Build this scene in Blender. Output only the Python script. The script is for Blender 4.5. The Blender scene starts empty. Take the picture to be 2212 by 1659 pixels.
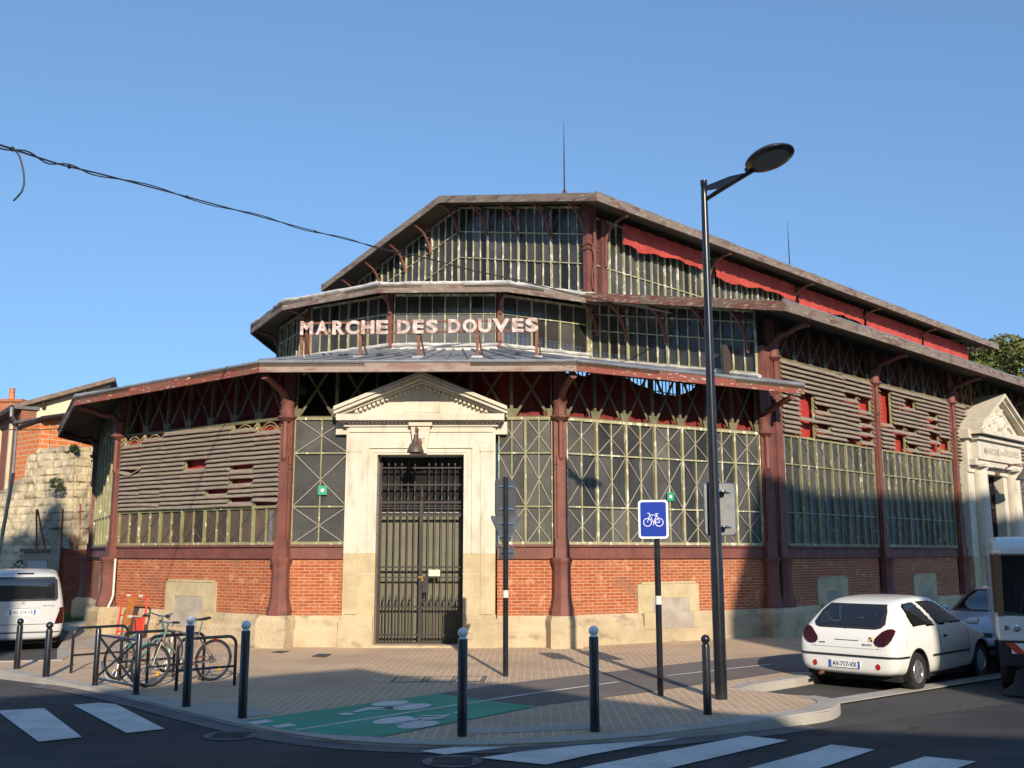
import bpy, bmesh, math, random
from mathutils import Vector, Matrix, geometry
from mathutils.bvhtree import BVHTree
R = math.radians
rnd = random.Random(7)
SC = bpy.context.scene
COL = SC.collection
# ------------------------------------------------------------------ camera
PITCH = 9.648
cam = bpy.data.cameras.new('camera'); camo = bpy.data.objects.new('camera', cam); COL.objects.link(camo)
camo.location = (0, 0, 2.0); camo.rotation_euler = (R(90 + PITCH), 0, 0)
cam.sensor_width = 36; cam.lens = 36 * 2150 / 2212; cam.clip_start = .1; cam.clip_end = 3000
SC.camera = camo
# ------------------------------------------------------------------ world + sun
SUN_EL, SUN_BEAR = 23.6, 167.8
w = bpy.data.worlds.new('World'); SC.world = w; w.use_nodes = True
nt = w.node_tree; bg = nt.nodes['Background']; sky = nt.nodes.new('ShaderNodeTexSky')
sky.sky_type = 'NISHITA'; sky.sun_disc = False; sky.sun_elevation = R(SUN_EL); sky.sun_rotation = R(SUN_BEAR)
sky.altitude = 0; sky.air_density = 1.0; sky.dust_density = .3; sky.ozone_density = 1.6
tn = nt.nodes.new('ShaderNodeMix'); tn.data_type = 'RGBA'; tn.blend_type = 'MULTIPLY'; tn.inputs[0].default_value = 1; tn.inputs[7].default_value = (.83, 1.0, 1.09, 1)
gm = nt.nodes.new('ShaderNodeTexCoord'); vm = nt.nodes.new('ShaderNodeVectorMath'); vm.operation = 'MULTIPLY_ADD'; vm.inputs[1].default_value = (1, 1, .75); vm.inputs[2].default_value = (0, 0, .27)
nt.links.new(gm.outputs['Generated'], vm.inputs[0]); vn = nt.nodes.new('ShaderNodeVectorMath'); vn.operation = 'NORMALIZE'; nt.links.new(vm.outputs[0], vn.inputs[0]); nt.links.new(vn.outputs[0], sky.inputs[0])
nt.links.new(sky.outputs[0], tn.inputs[6]); nt.links.new(tn.outputs[2], bg.inputs[0]); bg.inputs[1].default_value = .145
sl = bpy.data.lights.new('sun', 'SUN'); sl.energy = 4.2; sl.angle = R(.5); sl.color = (1, .86, .68)
so = bpy.data.objects.new('sun', sl); COL.objects.link(so)
sd = Vector((math.sin(R(SUN_BEAR)) * math.cos(R(SUN_EL)), math.cos(R(SUN_BEAR)) * math.cos(R(SUN_EL)), math.sin(R(SUN_EL))))
so.rotation_euler = sd.to_track_quat('Z', 'Y').to_euler()
SC.view_settings.view_transform = 'Standard'; SC.view_settings.look = 'None'; SC.view_settings.gamma = 1
SC.view_settings.exposure = 0.54
# ------------------------------------------------------------------ survey helpers: photo point -> place on the ground / at a distance
PR = R(PITCH)
def ray(u, v):
    x = (u - 1106) / 2150; y = -(v - 829.5) / 2150
    return Vector((x, math.cos(PR) - y * math.sin(PR), math.sin(PR) + y * math.cos(PR)))
def gp(u, v, z=0.):
    d = ray(u, v); return Vector((0, 0, 2)) + d * ((z - 2) / d.z)
def at(u, v, y):
    d = ray(u, v); return Vector((0, 0, 2)) + d * (y / d.y)
# ------------------------------------------------------------------ materials
MT = {}
def _n(nt, t, **k):
    n = nt.nodes.new(t)
    for a_, b_ in k.items():
        if a_ == 'ins':
            for q, v_ in b_.items(): n.inputs[q].default_value = v_
        else: setattr(n, a_, b_)
    return n
def c4(c): return (c[0], c[1], c[2], 1)
def mix(nt, f, a_, b_):
    m = _n(nt, 'ShaderNodeMix', data_type='RGBA'); L = nt.links
    (L.new(f, m.inputs[0]) if hasattr(f, 'links') else setattr(m.inputs[0], 'default_value', f))
    for i, q in ((6, a_), (7, b_)):
        if hasattr(q, 'links'): L.new(q, m.inputs[i])
        else: m.inputs[i].default_value = c4(q)
    return m.outputs[2]
def noise(nt, sc, det=5, src='Object', stretch=None, lo=.4, hi=.6, rough=.55):
    tc = _n(nt, 'ShaderNodeTexCoord'); o = tc.outputs[src]
    if stretch:
        mp = _n(nt, 'ShaderNodeMapping'); mp.inputs['Scale'].default_value = stretch
        nt.links.new(o, mp.inputs[0]); o = mp.outputs[0]
    n = _n(nt, 'ShaderNodeTexNoise', ins={'Scale': sc, 'Detail': det, 'Roughness': rough}); nt.links.new(o, n.inputs['Vector'])
    r = _n(nt, 'ShaderNodeMapRange', ins={1: lo, 2: hi}); nt.links.new(n.outputs['Fac'], r.inputs[0])
    return r.outputs[0]
def mat(name, c1, rough=.7, metal=0, c2=None, sc=3, lo=.4, hi=.6, stretch=None, c3=None, sc3=12, lo3=.6, hi3=.7, st3=None, bump=0, bsc=30, spec=.5, coat=0, src='Object', bst=None):
    m = bpy.data.materials.new(name); m.use_nodes = True; nt = m.node_tree; b = nt.nodes['Principled BSDF']
    col = None
    if c2: col = mix(nt, noise(nt, sc, src=src, stretch=stretch, lo=lo, hi=hi), c1, c2)
    if c3: col = mix(nt, noise(nt, sc3, src=src, stretch=st3, lo=lo3, hi=hi3), col or c1, c3)
    if col is None: b.inputs['Base Color'].default_value = c4(c1)
    else: nt.links.new(col, b.inputs['Base Color'])
    b.inputs['Roughness'].default_value = rough; b.inputs['Metallic'].default_value = metal
    b.inputs['Specular IOR Level'].default_value = spec; b.inputs['Coat Weight'].default_value = coat; b.inputs['Coat Roughness'].default_value = .05
    if bump:
        bm_ = _n(nt, 'ShaderNodeBump', ins={'Strength': bump, 'Distance': .02})
        nt.links.new(noise(nt, bsc, src=src, stretch=bst, lo=.2, hi=.8), bm_.inputs['Height']); nt.links.new(bm_.outputs[0], b.inputs['Normal'])
    MT[name] = m; return m
def brickmat(name, ca, cb, cm, bw, bh, mortar=.008, rough=.85, dirt=None, dsc=1.2, dlo=.5, dhi=.75, bump=.5, offset=.5, squash=1, fine=.25, rot=0, src='UV', blotch=None):
    m = bpy.data.materials.new(name); m.use_nodes = True; nt = m.node_tree; b = nt.nodes['Principled BSDF']; L = nt.links
    tc = _n(nt, 'ShaderNodeTexCoord'); mp = _n(nt, 'ShaderNodeMapping'); mp.inputs['Rotation'].default_value = (0, 0, rot); L.new(tc.outputs[src], mp.inputs[0])
    wn = _n(nt, 'ShaderNodeTexNoise', ins={'Scale': 6.0, 'Detail': 3.0}); L.new(mp.outputs[0], wn.inputs['Vector'])
    sub = _n(nt, 'ShaderNodeVectorMath', operation='MULTIPLY_ADD'); L.new(wn.outputs['Color'], sub.inputs[0]); sub.inputs[1].default_value = (mortar,) * 3; L.new(mp.outputs[0], sub.inputs[2])
    br = _n(nt, 'ShaderNodeTexBrick', offset=offset, squash=squash, ins={'Color1': (0, 0, 0, 1), 'Color2': (1, 1, 1, 1), 'Mortar': (.5, .5, .5, 1), 'Scale': 1., 'Mortar Size': mortar, 'Mortar Smooth': .2, 'Bias': 0., 'Brick Width': bw, 'Row Height': bh})
    L.new(sub.outputs[0], br.inputs['Vector'])
    col = mix(nt, br.outputs['Color'], ca, cb)
    col = mix(nt, noise(nt, 40, src=src, lo=.35, hi=.65), col, tuple(x * (1 - fine) for x in ca))
    if blotch: col = mix(nt, noise(nt, 3.1, src=src, lo=.62, hi=.68, det=2), col, blotch)
    col = mix(nt, br.outputs['Fac'], col, cm)
    if dirt:
        col = mix(nt, noise(nt, dsc, src=src, lo=dlo, hi=dhi, det=8), col, dirt)
    L.new(col, b.inputs['Base Color']); b.inputs['Roughness'].default_value = rough; b.inputs['Specular IOR Level'].default_value = .3
    if bump:
        inv = _n(nt, 'ShaderNodeMath', operation='SUBTRACT'); inv.inputs[0].default_value = 1; L.new(br.outputs['Fac'], inv.inputs[1])
        nz = noise(nt, 60, src=src, lo=.2, hi=.8)
        ad = _n(nt, 'ShaderNodeMath', operation='MULTIPLY_ADD'); L.new(nz, ad.inputs[0]); ad.inputs[1].default_value = .3; L.new(inv.outputs[0], ad.inputs[2])
        bb = _n(nt, 'ShaderNodeBump', ins={'Strength': bump, 'Distance': .01}); L.new(ad.outputs[0], bb.inputs['Height']); L.new(bb.outputs[0], b.inputs['Normal'])
    MT[name] = m; return m
def glassmat(name, c, rough=.2, alpha=.75, c2=None, wire=0, streak=None):
    m = bpy.data.materials.new(name); m.use_nodes = True; nt = m.node_tree; b = nt.nodes['Principled BSDF']; L = nt.links
    col = mix(nt, noise(nt, 1.3, lo=.35, hi=.65), c, c2 or tuple(x * .6 for x in c))
    at_ = _n(nt, 'ShaderNodeAttribute', attribute_name='pane'); cr = _n(nt, 'ShaderNodeMapRange', ins={1: 0., 2: 1., 3: .45, 4: 1.9}); L.new(at_.outputs['Fac'], cr.inputs[0])
    vmu = _n(nt, 'ShaderNodeVectorMath', operation='SCALE'); L.new(col, vmu.inputs[0]); L.new(cr.outputs[0], vmu.inputs['Scale']); col = vmu.outputs[0]
    if streak: col = mix(nt, noise(nt, 1.0, lo=.66, hi=.72, stretch=(9, 9, 1.5), det=8, rough=.75), col, streak)
    if wire:
        wv = _n(nt, 'ShaderNodeTexBrick', offset=0, ins={'Color1': (0, 0, 0, 1), 'Color2': (0, 0, 0, 1), 'Mortar': (1, 1, 1, 1), 'Scale': 1., 'Mortar Size': .004, 'Brick Width': wire, 'Row Height': wire})
        tc = _n(nt, 'ShaderNodeTexCoord'); L.new(tc.outputs['UV'], wv.inputs['Vector'])
        mm = _n(nt, 'ShaderNodeMath', operation='MULTIPLY'); L.new(wv.outputs['Fac'], mm.inputs[0]); mm.inputs[1].default_value = .15
        col = mix(nt, mm.outputs[0], col, (.25, .24, .2))
    L.new(col, b.inputs['Base Color']); b.inputs['Roughness'].default_value = rough; b.inputs['Specular IOR Level'].default_value = .35
    tr = _n(nt, 'ShaderNodeBsdfTransparent'); tr.inputs[0].default_value = (.7, .75, .72, 1); ms = _n(nt, 'ShaderNodeMixShader'); ms.inputs[0].default_value = alpha
    L.new(tr.outputs[0], ms.inputs[1]); L.new(b.outputs[0], ms.inputs[2]); L.new(ms.outputs[0], nt.nodes['Material Output'].inputs[0])
    bb = _n(nt, 'ShaderNodeBump', ins={'Strength': .25, 'Distance': .02}); L.new(noise(nt, 2.5, lo=.2, hi=.8), bb.inputs['Height']); L.new(bb.outputs[0], b.inputs['Normal'])
    MT[name] = m; return m
brickmat('brick', (.37, .082, .027), (.54, .18, .066), (.47, .355, .245), .24, .0705, .0066, dirt=(.20, .11, .07), dlo=.52, dhi=.8, blotch=(.50, .22, .10))
brickmat('brick_far', (.30, .07, .035), (.38, .12, .06), (.36, .28, .2), .22, .07, .006, dirt=(.16, .1, .07))
brickmat('hollow_brick', (.62, .17, .05), (.70, .24, .08), (.55, .40, .26), .5, .2, .02, fine=.15)
brickmat('ashlar', (.60, .53, .38), (.66, .58, .43), (.46, .40, .29), .9, .45, .004, dirt=(.46, .37, .22), dsc=.9, dlo=.55, dhi=.8, bump=.12, fine=.1)
brickmat('rubble', (.55, .45, .28), (.74, .64, .43), (.42, .35, .23), .54, .29, .028, dirt=(.27, .235, .175), dsc=.5, dlo=.46, dhi=.62, bump=1, fine=.3, squash=.8)
brickmat('paver', (.52, .365, .235), (.63, .465, .31), (.68, .55, .41), .24, .12, .0072, dirt=(.38, .28, .19), dsc=.5, dlo=.45, dhi=.72, blotch=(.46, .37, .29), bump=.3, rot=1.59, src='Object')
mat('stone', (.58, .50, .35), .85, c2=(.44, .35, .20), sc=1.6, lo=.45, hi=.75, c3=(.25, .21, .15), sc3=7, lo3=.62, hi3=.8, bump=.3, bsc=25)
mat('stone_clean', (.59, .55, .455), .8, c2=(.52, .455, .35), sc=1.3, lo=.45, hi=.75, c3=(.36, .31, .23), sc3=1.8, lo3=.54, hi3=.80, st3=(3, 3, .8), bump=.15, bsc=40)
mat('stone_yellow', (.50, .42, .26), .85, c2=(.42, .34, .20), sc=2.5, bump=.3, bsc=30)
mat('stone_plinth', (.52, .42, .27), .9, c2=(.36, .285, .18), sc=1.2, lo=.40, hi=.70, c3=(.15, .13, .10), sc3=2.2, lo3=.56, hi3=.80, bump=.8, bsc=14, st3=(1, 1, 1.6))
mat('red_iron', (.195, .066, .048), .65, c2=(.145, .05, .038), sc=2.5, c3=(.095, .052, .04), sc3=7, lo3=.55, hi3=.72, bump=.15, bsc=40)
mat('rust_iron', (.13, .06, .04), .8, c2=(.22, .09, .05), sc=8)
mat('dark_iron', (.022, .016, .017), .45, c2=(.035, .025, .022), sc=5)
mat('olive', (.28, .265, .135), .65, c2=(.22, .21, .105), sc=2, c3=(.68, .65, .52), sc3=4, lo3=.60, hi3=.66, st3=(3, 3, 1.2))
mat('olive_pale', (.38, .36, .21), .65, c2=(.31, .29, .16), sc=2, c3=(.72, .69, .56), sc3=3, lo3=.56, hi3=.6, st3=(3, 3, 1.2))
mat('rod', (.33, .31, .26), .6)
mat('rod_dark', (.13, .11, .07), .6)
mat('olive_shaded', (.17, .16, .085), .75, c2=(.11, .10, .055), sc=2)  # darker copy of olive for the lattice; shade of the eaves put into the colour
mat('red_shaded', (.22, .022, .016), .75, c2=(.15, .015, .012), sc=1.5, bump=.5, bsc=3)  # darker copy of red_sheet; eave shade painted into the cloth behind the lattice
mat('louvre', (.22, .18, .145), .8, c2=(.29, .245, .195), sc=3, stretch=(1, 1, 8), bump=.2, bsc=30)
mat('fascia', (.17, .115, .085), .85, c2=(.19, .065, .045), sc=2.2, lo=.45, hi=.55, stretch=(1, 1, 3), c3=(.40, .33, .27), sc3=5, lo3=.55, hi3=.66, st3=(1, 1, 6), bump=.5, bsc=20, bst=(1, 1, 6))
mat('fascia_pale', (.33, .26, .22), .85, c2=(.26, .16, .13), sc=1.8, lo=.45, hi=.6, stretch=(1, 1, 3), c3=(.20, .07, .05), sc3=5, lo3=.60, hi3=.68, st3=(1, 1, 5), bump=.5, bsc=20, bst=(1, 1, 6))
mat('fascia_grey', (.205, .16, .13), .85, c2=(.13, .075, .06), sc=1.5, lo=.5, hi=.62, stretch=(1, 1, 3), c3=(.34, .30, .24), sc3=4, lo3=.55, hi3=.68, st3=(1, 1, 5), bump=.5, bsc=20, bst=(1, 1, 6))
mat('fascia_red', (.24, .065, .045), .8, c2=(.17, .09, .06), sc=2, lo=.5, hi=.6, stretch=(1, 1, 3), c3=(.52, .42, .34), sc3=6, lo3=.60, hi3=.64, st3=(1, 1, 4), bump=.4, bsc=20)
brickmat('soffit', (.13, .10, .06), (.17, .13, .08), (.05, .04, .025), 30, .14, .006, bump=.4, rot=.8, src='Object')
mat('roof_deck', (.05, .04, .035), .9)  # near-black colour of the added panels behind the lattice
mat('zinc', (.30, .31, .33), .5, metal=.35, c2=(.22, .23, .25), sc=1.5, c3=(.40, .41, .42), sc3=4, lo3=.6, hi3=.75, bump=.2, bsc=6)
mat('lead_white', (.58, .57, .54), .6, c2=(.40, .40, .39), sc=3, bump=.6, bsc=5)
mat('red_sheet', (.42, .035, .022), .7, c2=(.34, .025, .018), sc=1.5, bump=.5, bsc=3)
mat('red_tarp', (.46, .065, .045), .75, c2=(.36, .045, .03), sc=1.2, bump=.8, bsc=2)
glassmat('glass', (.082, .077, .066), .34, .84, c2=(.045, .043, .038), wire=.05, streak=(.40, .39, .35))
glassmat('glass_brown', (.13, .085, .05), .3, .85, c2=(.085, .07, .05), streak=(.55, .53, .48))
glassmat('glass_dark', (.042, .042, .040), .12, .86, c2=(.075, .075, .072))
glassmat('glass_pale', (.22, .23, .23), .3, .85, c2=(.15, .16, .16), wire=.05)
mat('door_board', (.15, .145, .095), .7, c2=(.125, .12, .08), sc=2)
mat('white_paint', (.74, .72, .66), .6, c2=(.62, .60, .55), sc=6)
mat('alu_dark', (.10, .10, .105), .5, metal=.3)
mat('sign_letter', (.46, .36, .33), .75, c2=(.30, .19, .16), sc=4, lo=.45, hi=.65, c3=(.58, .50, .47), sc3=9, lo3=.5, hi3=.6)
mat('black_paint', (.009, .009, .012), .28, c2=(.014, .014, .018), sc=6, coat=.3)
mat('chrome', (.6, .6, .6), .25, metal=1)
mat('alu', (.20, .205, .21), .45, metal=.6, c2=(.15, .155, .16), sc=4)
mat('ball_white', (.84, .86, .88), .3)
mat('sign_blue', (.008, .04, .34), .35)
mat('sign_white', (.80, .82, .84), .4)
mat('asphalt', (.055, .053, .052), .9, c2=(.075, .071, .068), sc=.7, lo=.35, hi=.65, c3=(.11, .105, .1), sc3=120, lo3=.6, hi3=.75, bump=.5, bsc=150)
mat('asphalt_new', (.027, .027, .029), .9, c2=(.060, .056, .055), sc=.5, lo=.40, hi=.66, stretch=(1, 2.2, 1), c3=(.085, .08, .08), sc3=140, lo3=.62, hi3=.75, bump=.5, bsc=150)
def cracks(name, scale, w_, amt):
    nt = MT[name].node_tree; L = nt.links; b = nt.nodes['Principled BSDF']; src = b.inputs['Base Color'].links[0].from_socket; tc = _n(nt, 'ShaderNodeTexCoord'); nz = _n(nt, 'ShaderNodeTexNoise', ins={'Scale': 1.6, 'Detail': 6.0}); L.new(tc.outputs['Object'], nz.inputs['Vector'])
    ad = _n(nt, 'ShaderNodeVectorMath', operation='MULTIPLY_ADD'); ad.inputs[1].default_value = (.9, .9, .9); L.new(nz.outputs['Color'], ad.inputs[0]); L.new(tc.outputs['Object'], ad.inputs[2])
    vo = _n(nt, 'ShaderNodeTexVoronoi', feature='DISTANCE_TO_EDGE', ins={'Scale': scale}); L.new(ad.outputs[0], vo.inputs['Vector']); mr = _n(nt, 'ShaderNodeMapRange', ins={1: 0., 2: w_, 3: amt, 4: 0.}); L.new(vo.outputs['Distance'], mr.inputs[0])
    mk = _n(nt, 'ShaderNodeMath', operation='MULTIPLY'); L.new(mr.outputs[0], mk.inputs[0]); L.new(noise(nt, .5, lo=.48, hi=.56), mk.inputs[1]); L.new(mix(nt, mk.outputs[0], src, (.012, .012, .012)), b.inputs['Base Color'])
cracks('asphalt', .55, .012, .8); cracks('asphalt_new', .4, .012, .8)
mat('tar', (.018, .018, .019), .75, c2=(.028, .028, .029), sc=3, bump=.3, bsc=60)
mat('lane_asphalt', (.135, .115, .105), .9, c2=(.16, .14, .125), sc=.8, c3=(.2, .18, .17), sc3=110, lo3=.6, hi3=.7, bump=.3, bsc=120)
mat('kerb', (.42, .39, .34), .8, c2=(.33, .305, .27), sc=1.5, lo=.4, hi=.7, c3=(.23, .22, .21), sc3=60, lo3=.55, hi3=.7, bump=.3, bsc=80)
mat('gutter', (.16, .145, .14), .9, c2=(.11, .1, .1), sc=2, bump=.3, bsc=80)
mat('road_white', (.68, .655, .60), .75, c2=(.49, .47, .43), sc=1.6, lo=.4, hi=.7, c3=(.17, .17, .17), sc3=38, lo3=.60, hi3=.70)
mat('lane_green', (.015, .33, .20), .75, c2=(.013, .28, .17), sc=1.5, c3=(.05, .36, .25), sc3=60, lo3=.6, hi3=.8)
mat('dirt', (.15, .12, .08), 1, c2=(.08, .07, .05), sc=.8)
mat('grass', (.06, .10, .02), .9)
mat('leaf', (.085, .105, .025), .6, c2=(.14, .15, .035), sc=.35, lo=.35, hi=.65)
mat('leaf_dark', (.04, .065, .016), .6, c2=(.07, .09, .03), sc=1)
mat('bark', (.09, .065, .045), .9)
mat('car_white', (.76, .76, .72), .25, coat=.6)
mat('car_silver', (.62, .63, .63), .3, metal=.25, coat=.6)
mat('car_grey', (.42, .48, .56), .25, metal=.3, coat=.7)
mat('car_glass', (.018, .022, .024), .05, spec=.9, coat=.3)
mat('car_glass_light', (.07, .09, .10), .07, spec=.9, coat=.3)
mat('rubber', (.016, .016, .016), .8)
mat('plastic_black', (.02, .02, .022), .5)
mat('underside', (.008, .008, .008), .9)
mat('rim', (.45, .45, .45), .3, metal=.8)
mat('tail_red', (.055, .003, .003), .15, c2=(.02, .003, .003), sc=9, lo=.3, hi=.7, coat=.25, spec=.3)
mat('reflector_red', (.42, .01, .01), .2, coat=.5)
mat('reflector_orange', (.85, .35, .01), .3)
mat('headlight', (.35, .38, .40), .1, metal=.6, c2=(.6, .62, .64), sc=18, coat=1)
mat('plate_white', (.78, .80, .80), .4)
mat('plate_blue', (.03, .12, .45), .4)
mat('text_black', (.015, .015, .02), .5)
mat('text_grey', (.2, .2, .21), .5, metal=.3)
mat('seam', (.10, .10, .10), .8)
mat('tool_red', (.62, .06, .03), .45)
mat('tool_orange', (.50, .17, .03), .7, c2=(.35, .13, .04), sc=9)
mat('concrete', (.42, .37, .30), .9, c2=(.31, .27, .22), sc=2, bump=.3)
mat('concrete_white', (.52, .52, .50), .8, c2=(.45, .45, .43), sc=2)
mat('rust_gate', (.30, .085, .03), .8, c2=(.20, .05, .02), sc=3)
mat('stone_text', (.30, .25, .18), .9)
mat('seat', (.05, .05, .055), .9)
mat('plaster', (.66, .56, .38), .9, c2=(.52, .43, .28), sc=1, lo=.5, hi=.7, bump=.2)
mat('roof_tile', (.22, .16, .12), .85, c2=(.15, .11, .09), sc=4, bump=.6, bsc=12)
mat('slate', (.16, .15, .145), .8, c2=(.12, .115, .11), sc=3)
mat('silver_frame', (.22, .21, .18), .4, metal=.4)
mat('teal', (.05, .22, .19), .4)
mat('saddle_white', (.62, .55, .45), .5)
mat('fender', (.62, .66, .68), .3, metal=.4)
mat('cab_pillar', (.20, .12, .06), .5)
mat('paper', (.70, .64, .45), .8)
mat('brass', (.35, .22, .06), .4, metal=.8)
mat('sticker_green', (.02, .30, .17), .5)
mat('lamp_glass', (.16, .18, .17), .3)
for nm_ in ('car_white', 'car_silver', 'car_grey'):      # the inside of a body shell is dark trim
    nt = MT[nm_].node_tree; p_ = nt.nodes['Principled BSDF']; g_ = _n(nt, 'ShaderNodeNewGeometry'); q_ = _n(nt, 'ShaderNodeBsdfDiffuse'); q_.inputs[0].default_value = (.035, .035, .037, 1); x_ = _n(nt, 'ShaderNodeMixShader')
    nt.links.new(g_.outputs['Backfacing'], x_.inputs[0]); nt.links.new(p_.outputs[0], x_.inputs[1]); nt.links.new(q_.outputs[0], x_.inputs[2]); nt.links.new(x_.outputs[0], nt.nodes['Material Output'].inputs[0])
def paneglass(name, tint, gl=.03):
    m = bpy.data.materials.new(name); m.use_nodes = True; nt = m.node_tree; L = nt.links; t_ = _n(nt, 'ShaderNodeBsdfTransparent'); t_.inputs[0].default_value = c4(tint); g_ = _n(nt, 'ShaderNodeBsdfGlossy'); g_.inputs['Roughness'].default_value = .03; g_.inputs[0].default_value = (.9, .95, 1, 1)
    f_ = _n(nt, 'ShaderNodeFresnel'); f_.inputs[0].default_value = 1.5; m_ = _n(nt, 'ShaderNodeMath', operation='MULTIPLY_ADD'); m_.inputs[1].default_value = 1.25; m_.inputs[2].default_value = gl; L.new(f_.outputs[0], m_.inputs[0])
    df = _n(nt, 'ShaderNodeBsdfDiffuse'); df.inputs[0].default_value = (.25, .26, .25, 1); x0 = _n(nt, 'ShaderNodeMixShader'); x0.inputs[0].default_value = .05; L.new(t_.outputs[0], x0.inputs[1]); L.new(df.outputs[0], x0.inputs[2])
    x_ = _n(nt, 'ShaderNodeMixShader'); x_.inputs[0].default_value = .2; m_.use_clamp = True; L.new(m_.outputs[0], x_.inputs[0]); L.new(x0.outputs[0], x_.inputs[1]); L.new(g_.outputs[0], x_.inputs[2]); L.new(x_.outputs[0], nt.nodes['Material Output'].inputs[0]); MT[name] = m
paneglass('window_glass', (.42, .50, .50)); paneglass('cab_glass', (.60, .66, .66), .02)
# ------------------------------------------------------------------ mesh builder
def ident(a, b, c): return Vector((a, b, c))
class MB:
    def __init__(s, T=ident): s.v = []; s.f = []; s.uv = []; s.T = T
    def face(s, pts, uv=None):
        i = len(s.v); s.v += [s.T(*p) for p in pts]; s.f.append(tuple(range(i, i + len(pts))))
        if uv is None:
            a = Vector(pts[1]) - Vector(pts[0]); n = a.cross(Vector(pts[-1]) - Vector(pts[0]))
            k = max(range(3), key=lambda j: abs(n[j]))
            uv = [(p[1] + p[0], p[2]) if k == 0 else (p[0], p[2]) if k == 1 else (p[0], p[1]) for p in pts]
        s.uv += uv
        return s
    def box(s, x0, x1, y0, y1, z0, z1):
        p = [(x0, y0, z0), (x1, y0, z0), (x1, y1, z0), (x0, y1, z0), (x0, y0, z1), (x1, y0, z1), (x1, y1, z1), (x0, y1, z1)]
        for q in ((0, 3, 2, 1), (4, 5, 6, 7), (0, 1, 5, 4), (1, 2, 6, 5), (2, 3, 7, 6), (3, 0, 4, 7)): s.face([p[j] for j in q])
        return s
    def hexa(s, b, t):
        "solid between polygon b and polygon t (same count)"
        n = len(b); s.face(list(reversed(b))); s.face(t)
        for i in range(n): s.face([b[i], b[(i + 1) % n], t[(i + 1) % n], t[i]])
        return s
    def prism(s, poly, y0, y1, axis=1):
        "poly in the two other axes, extruded on axis"
        def mk(p, h): q = list(p); q.insert(axis, h); return tuple(q)
        return s.hexa([mk(p, y0) for p in poly], [mk(p, y1) for p in poly])
    def bar(s, p, q, wd, th, up=(0, 0, 1)):
        p = Vector(p); q = Vector(q); d = (q - p).normalized(); u = Vector(up)
        if abs(d.dot(u)) > .97: u = Vector((0, 1, 0)) if abs(d.y) < .9 else Vector((1, 0, 0))
        a = d.cross(u).normalized(); b = a.cross(d).normalized(); a *= wd / 2; b *= th / 2
        c = [p - a - b, p + a - b, p + a + b, p - a + b]; e = [x + (q - p) for x in c]
        return s.hexa([tuple(x) for x in c], [tuple(x) for x in e])
    def tube(s, pts, r, n=8, cap=True, flat=1.0):
        pts = [Vector(p) for p in pts]; rs = r if isinstance(r, (list, tuple)) else [r] * len(pts)
        rings = []; pv = None
        for i, p in enumerate(pts):
            d = (pts[min(i + 1, len(pts) - 1)] - pts[max(i - 1, 0)]).normalized()
            if pv is None: u = Vector((0, 0, 1)) if abs(d.z) < .9 else Vector((1, 0, 0)); a = d.cross(u).normalized()
            else: a = (pv - d * pv.dot(d)).normalized()
            pv = a; b = d.cross(a)
            rings.append([tuple(p + (a * math.cos(6.28318 * k / n) + b * math.sin(6.28318 * k / n) * flat) * rs[i]) for k in range(n)])
        return s.loft(rings, cap)
    def loft(s, rings, cap=True, closed=True):
        i0 = len(s.v); n = len(rings[0])
        for r_ in rings: s.v += [s.T(*p) for p in r_]
        for i in range(len(rings) - 1):
            for k in range(n if closed else n - 1):
                k2 = (k + 1) % n; a = i0 + i * n
                s.f.append((a + k, a + k2, a + n + k2, a + n + k))
                for (ii, kk) in ((i, k), (i, k + 1), (i + 1, k + 1), (i + 1, k)): s.uv.append((kk * .1, rings[ii][kk % n][2]))
        if cap:
            s.f.append(tuple(i0 + k for k in reversed(range(n)))); s.f.append(tuple(i0 + (len(rings) - 1) * n + k for k in range(n)))
            for rr in (rings[0], rings[-1]): s.uv += [(p[0], p[1]) for p in rr]
        return s
    def lathe(s, prof, c=(0, 0, 0), n=16, sx=1, sy=1, rot=0):
        return s.loft([[(c[0] + r * math.cos(6.28318 * k / n + rot) * sx, c[1] + r * math.sin(6.28318 * k / n + rot) * sy, c[2] + z) for k in range(n)] for r, z in prof])
    def ball(s, c, r, n=14, m=8, sz=1):
        return s.lathe([(max(r * math.sin(math.pi * i / m), .0004), -r * math.cos(math.pi * i / m) * sz) for i in range(m + 1)], c, n)
    def torus(s, c, R_, r, ax, n=32, m=8, a0=0, a1=6.28318):
        "ring of radius R_ about axis ax"
        ax = Vector(ax).normalized(); u = ax.cross(Vector((0, 0, 1)) if abs(ax.z) < .9 else Vector((1, 0, 0))).normalized(); w_ = ax.cross(u); c = Vector(c)
        full = a1 - a0 > 6.28; rg = []
        for i in range(n + 1):
            t = a0 + (a1 - a0) * i / n; d = u * math.cos(t) + w_ * math.sin(t)
            rg.append([tuple(c + d * (R_ + r * math.cos(6.28318 * k / m)) + ax * r * math.sin(6.28318 * k / m)) for k in range(m)])
        return s.loft(rg, not full)
    def addmesh(s, me, f):
        i0 = len(s.v); s.v += [s.T(*f(v.co)) for v in me.vertices]
        for p in me.polygons:
            s.f.append(tuple(i0 + j for j in p.vertices)); s.uv += [(me.vertices[j].co.x, me.vertices[j].co.y) for j in p.vertices]
        return s
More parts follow.
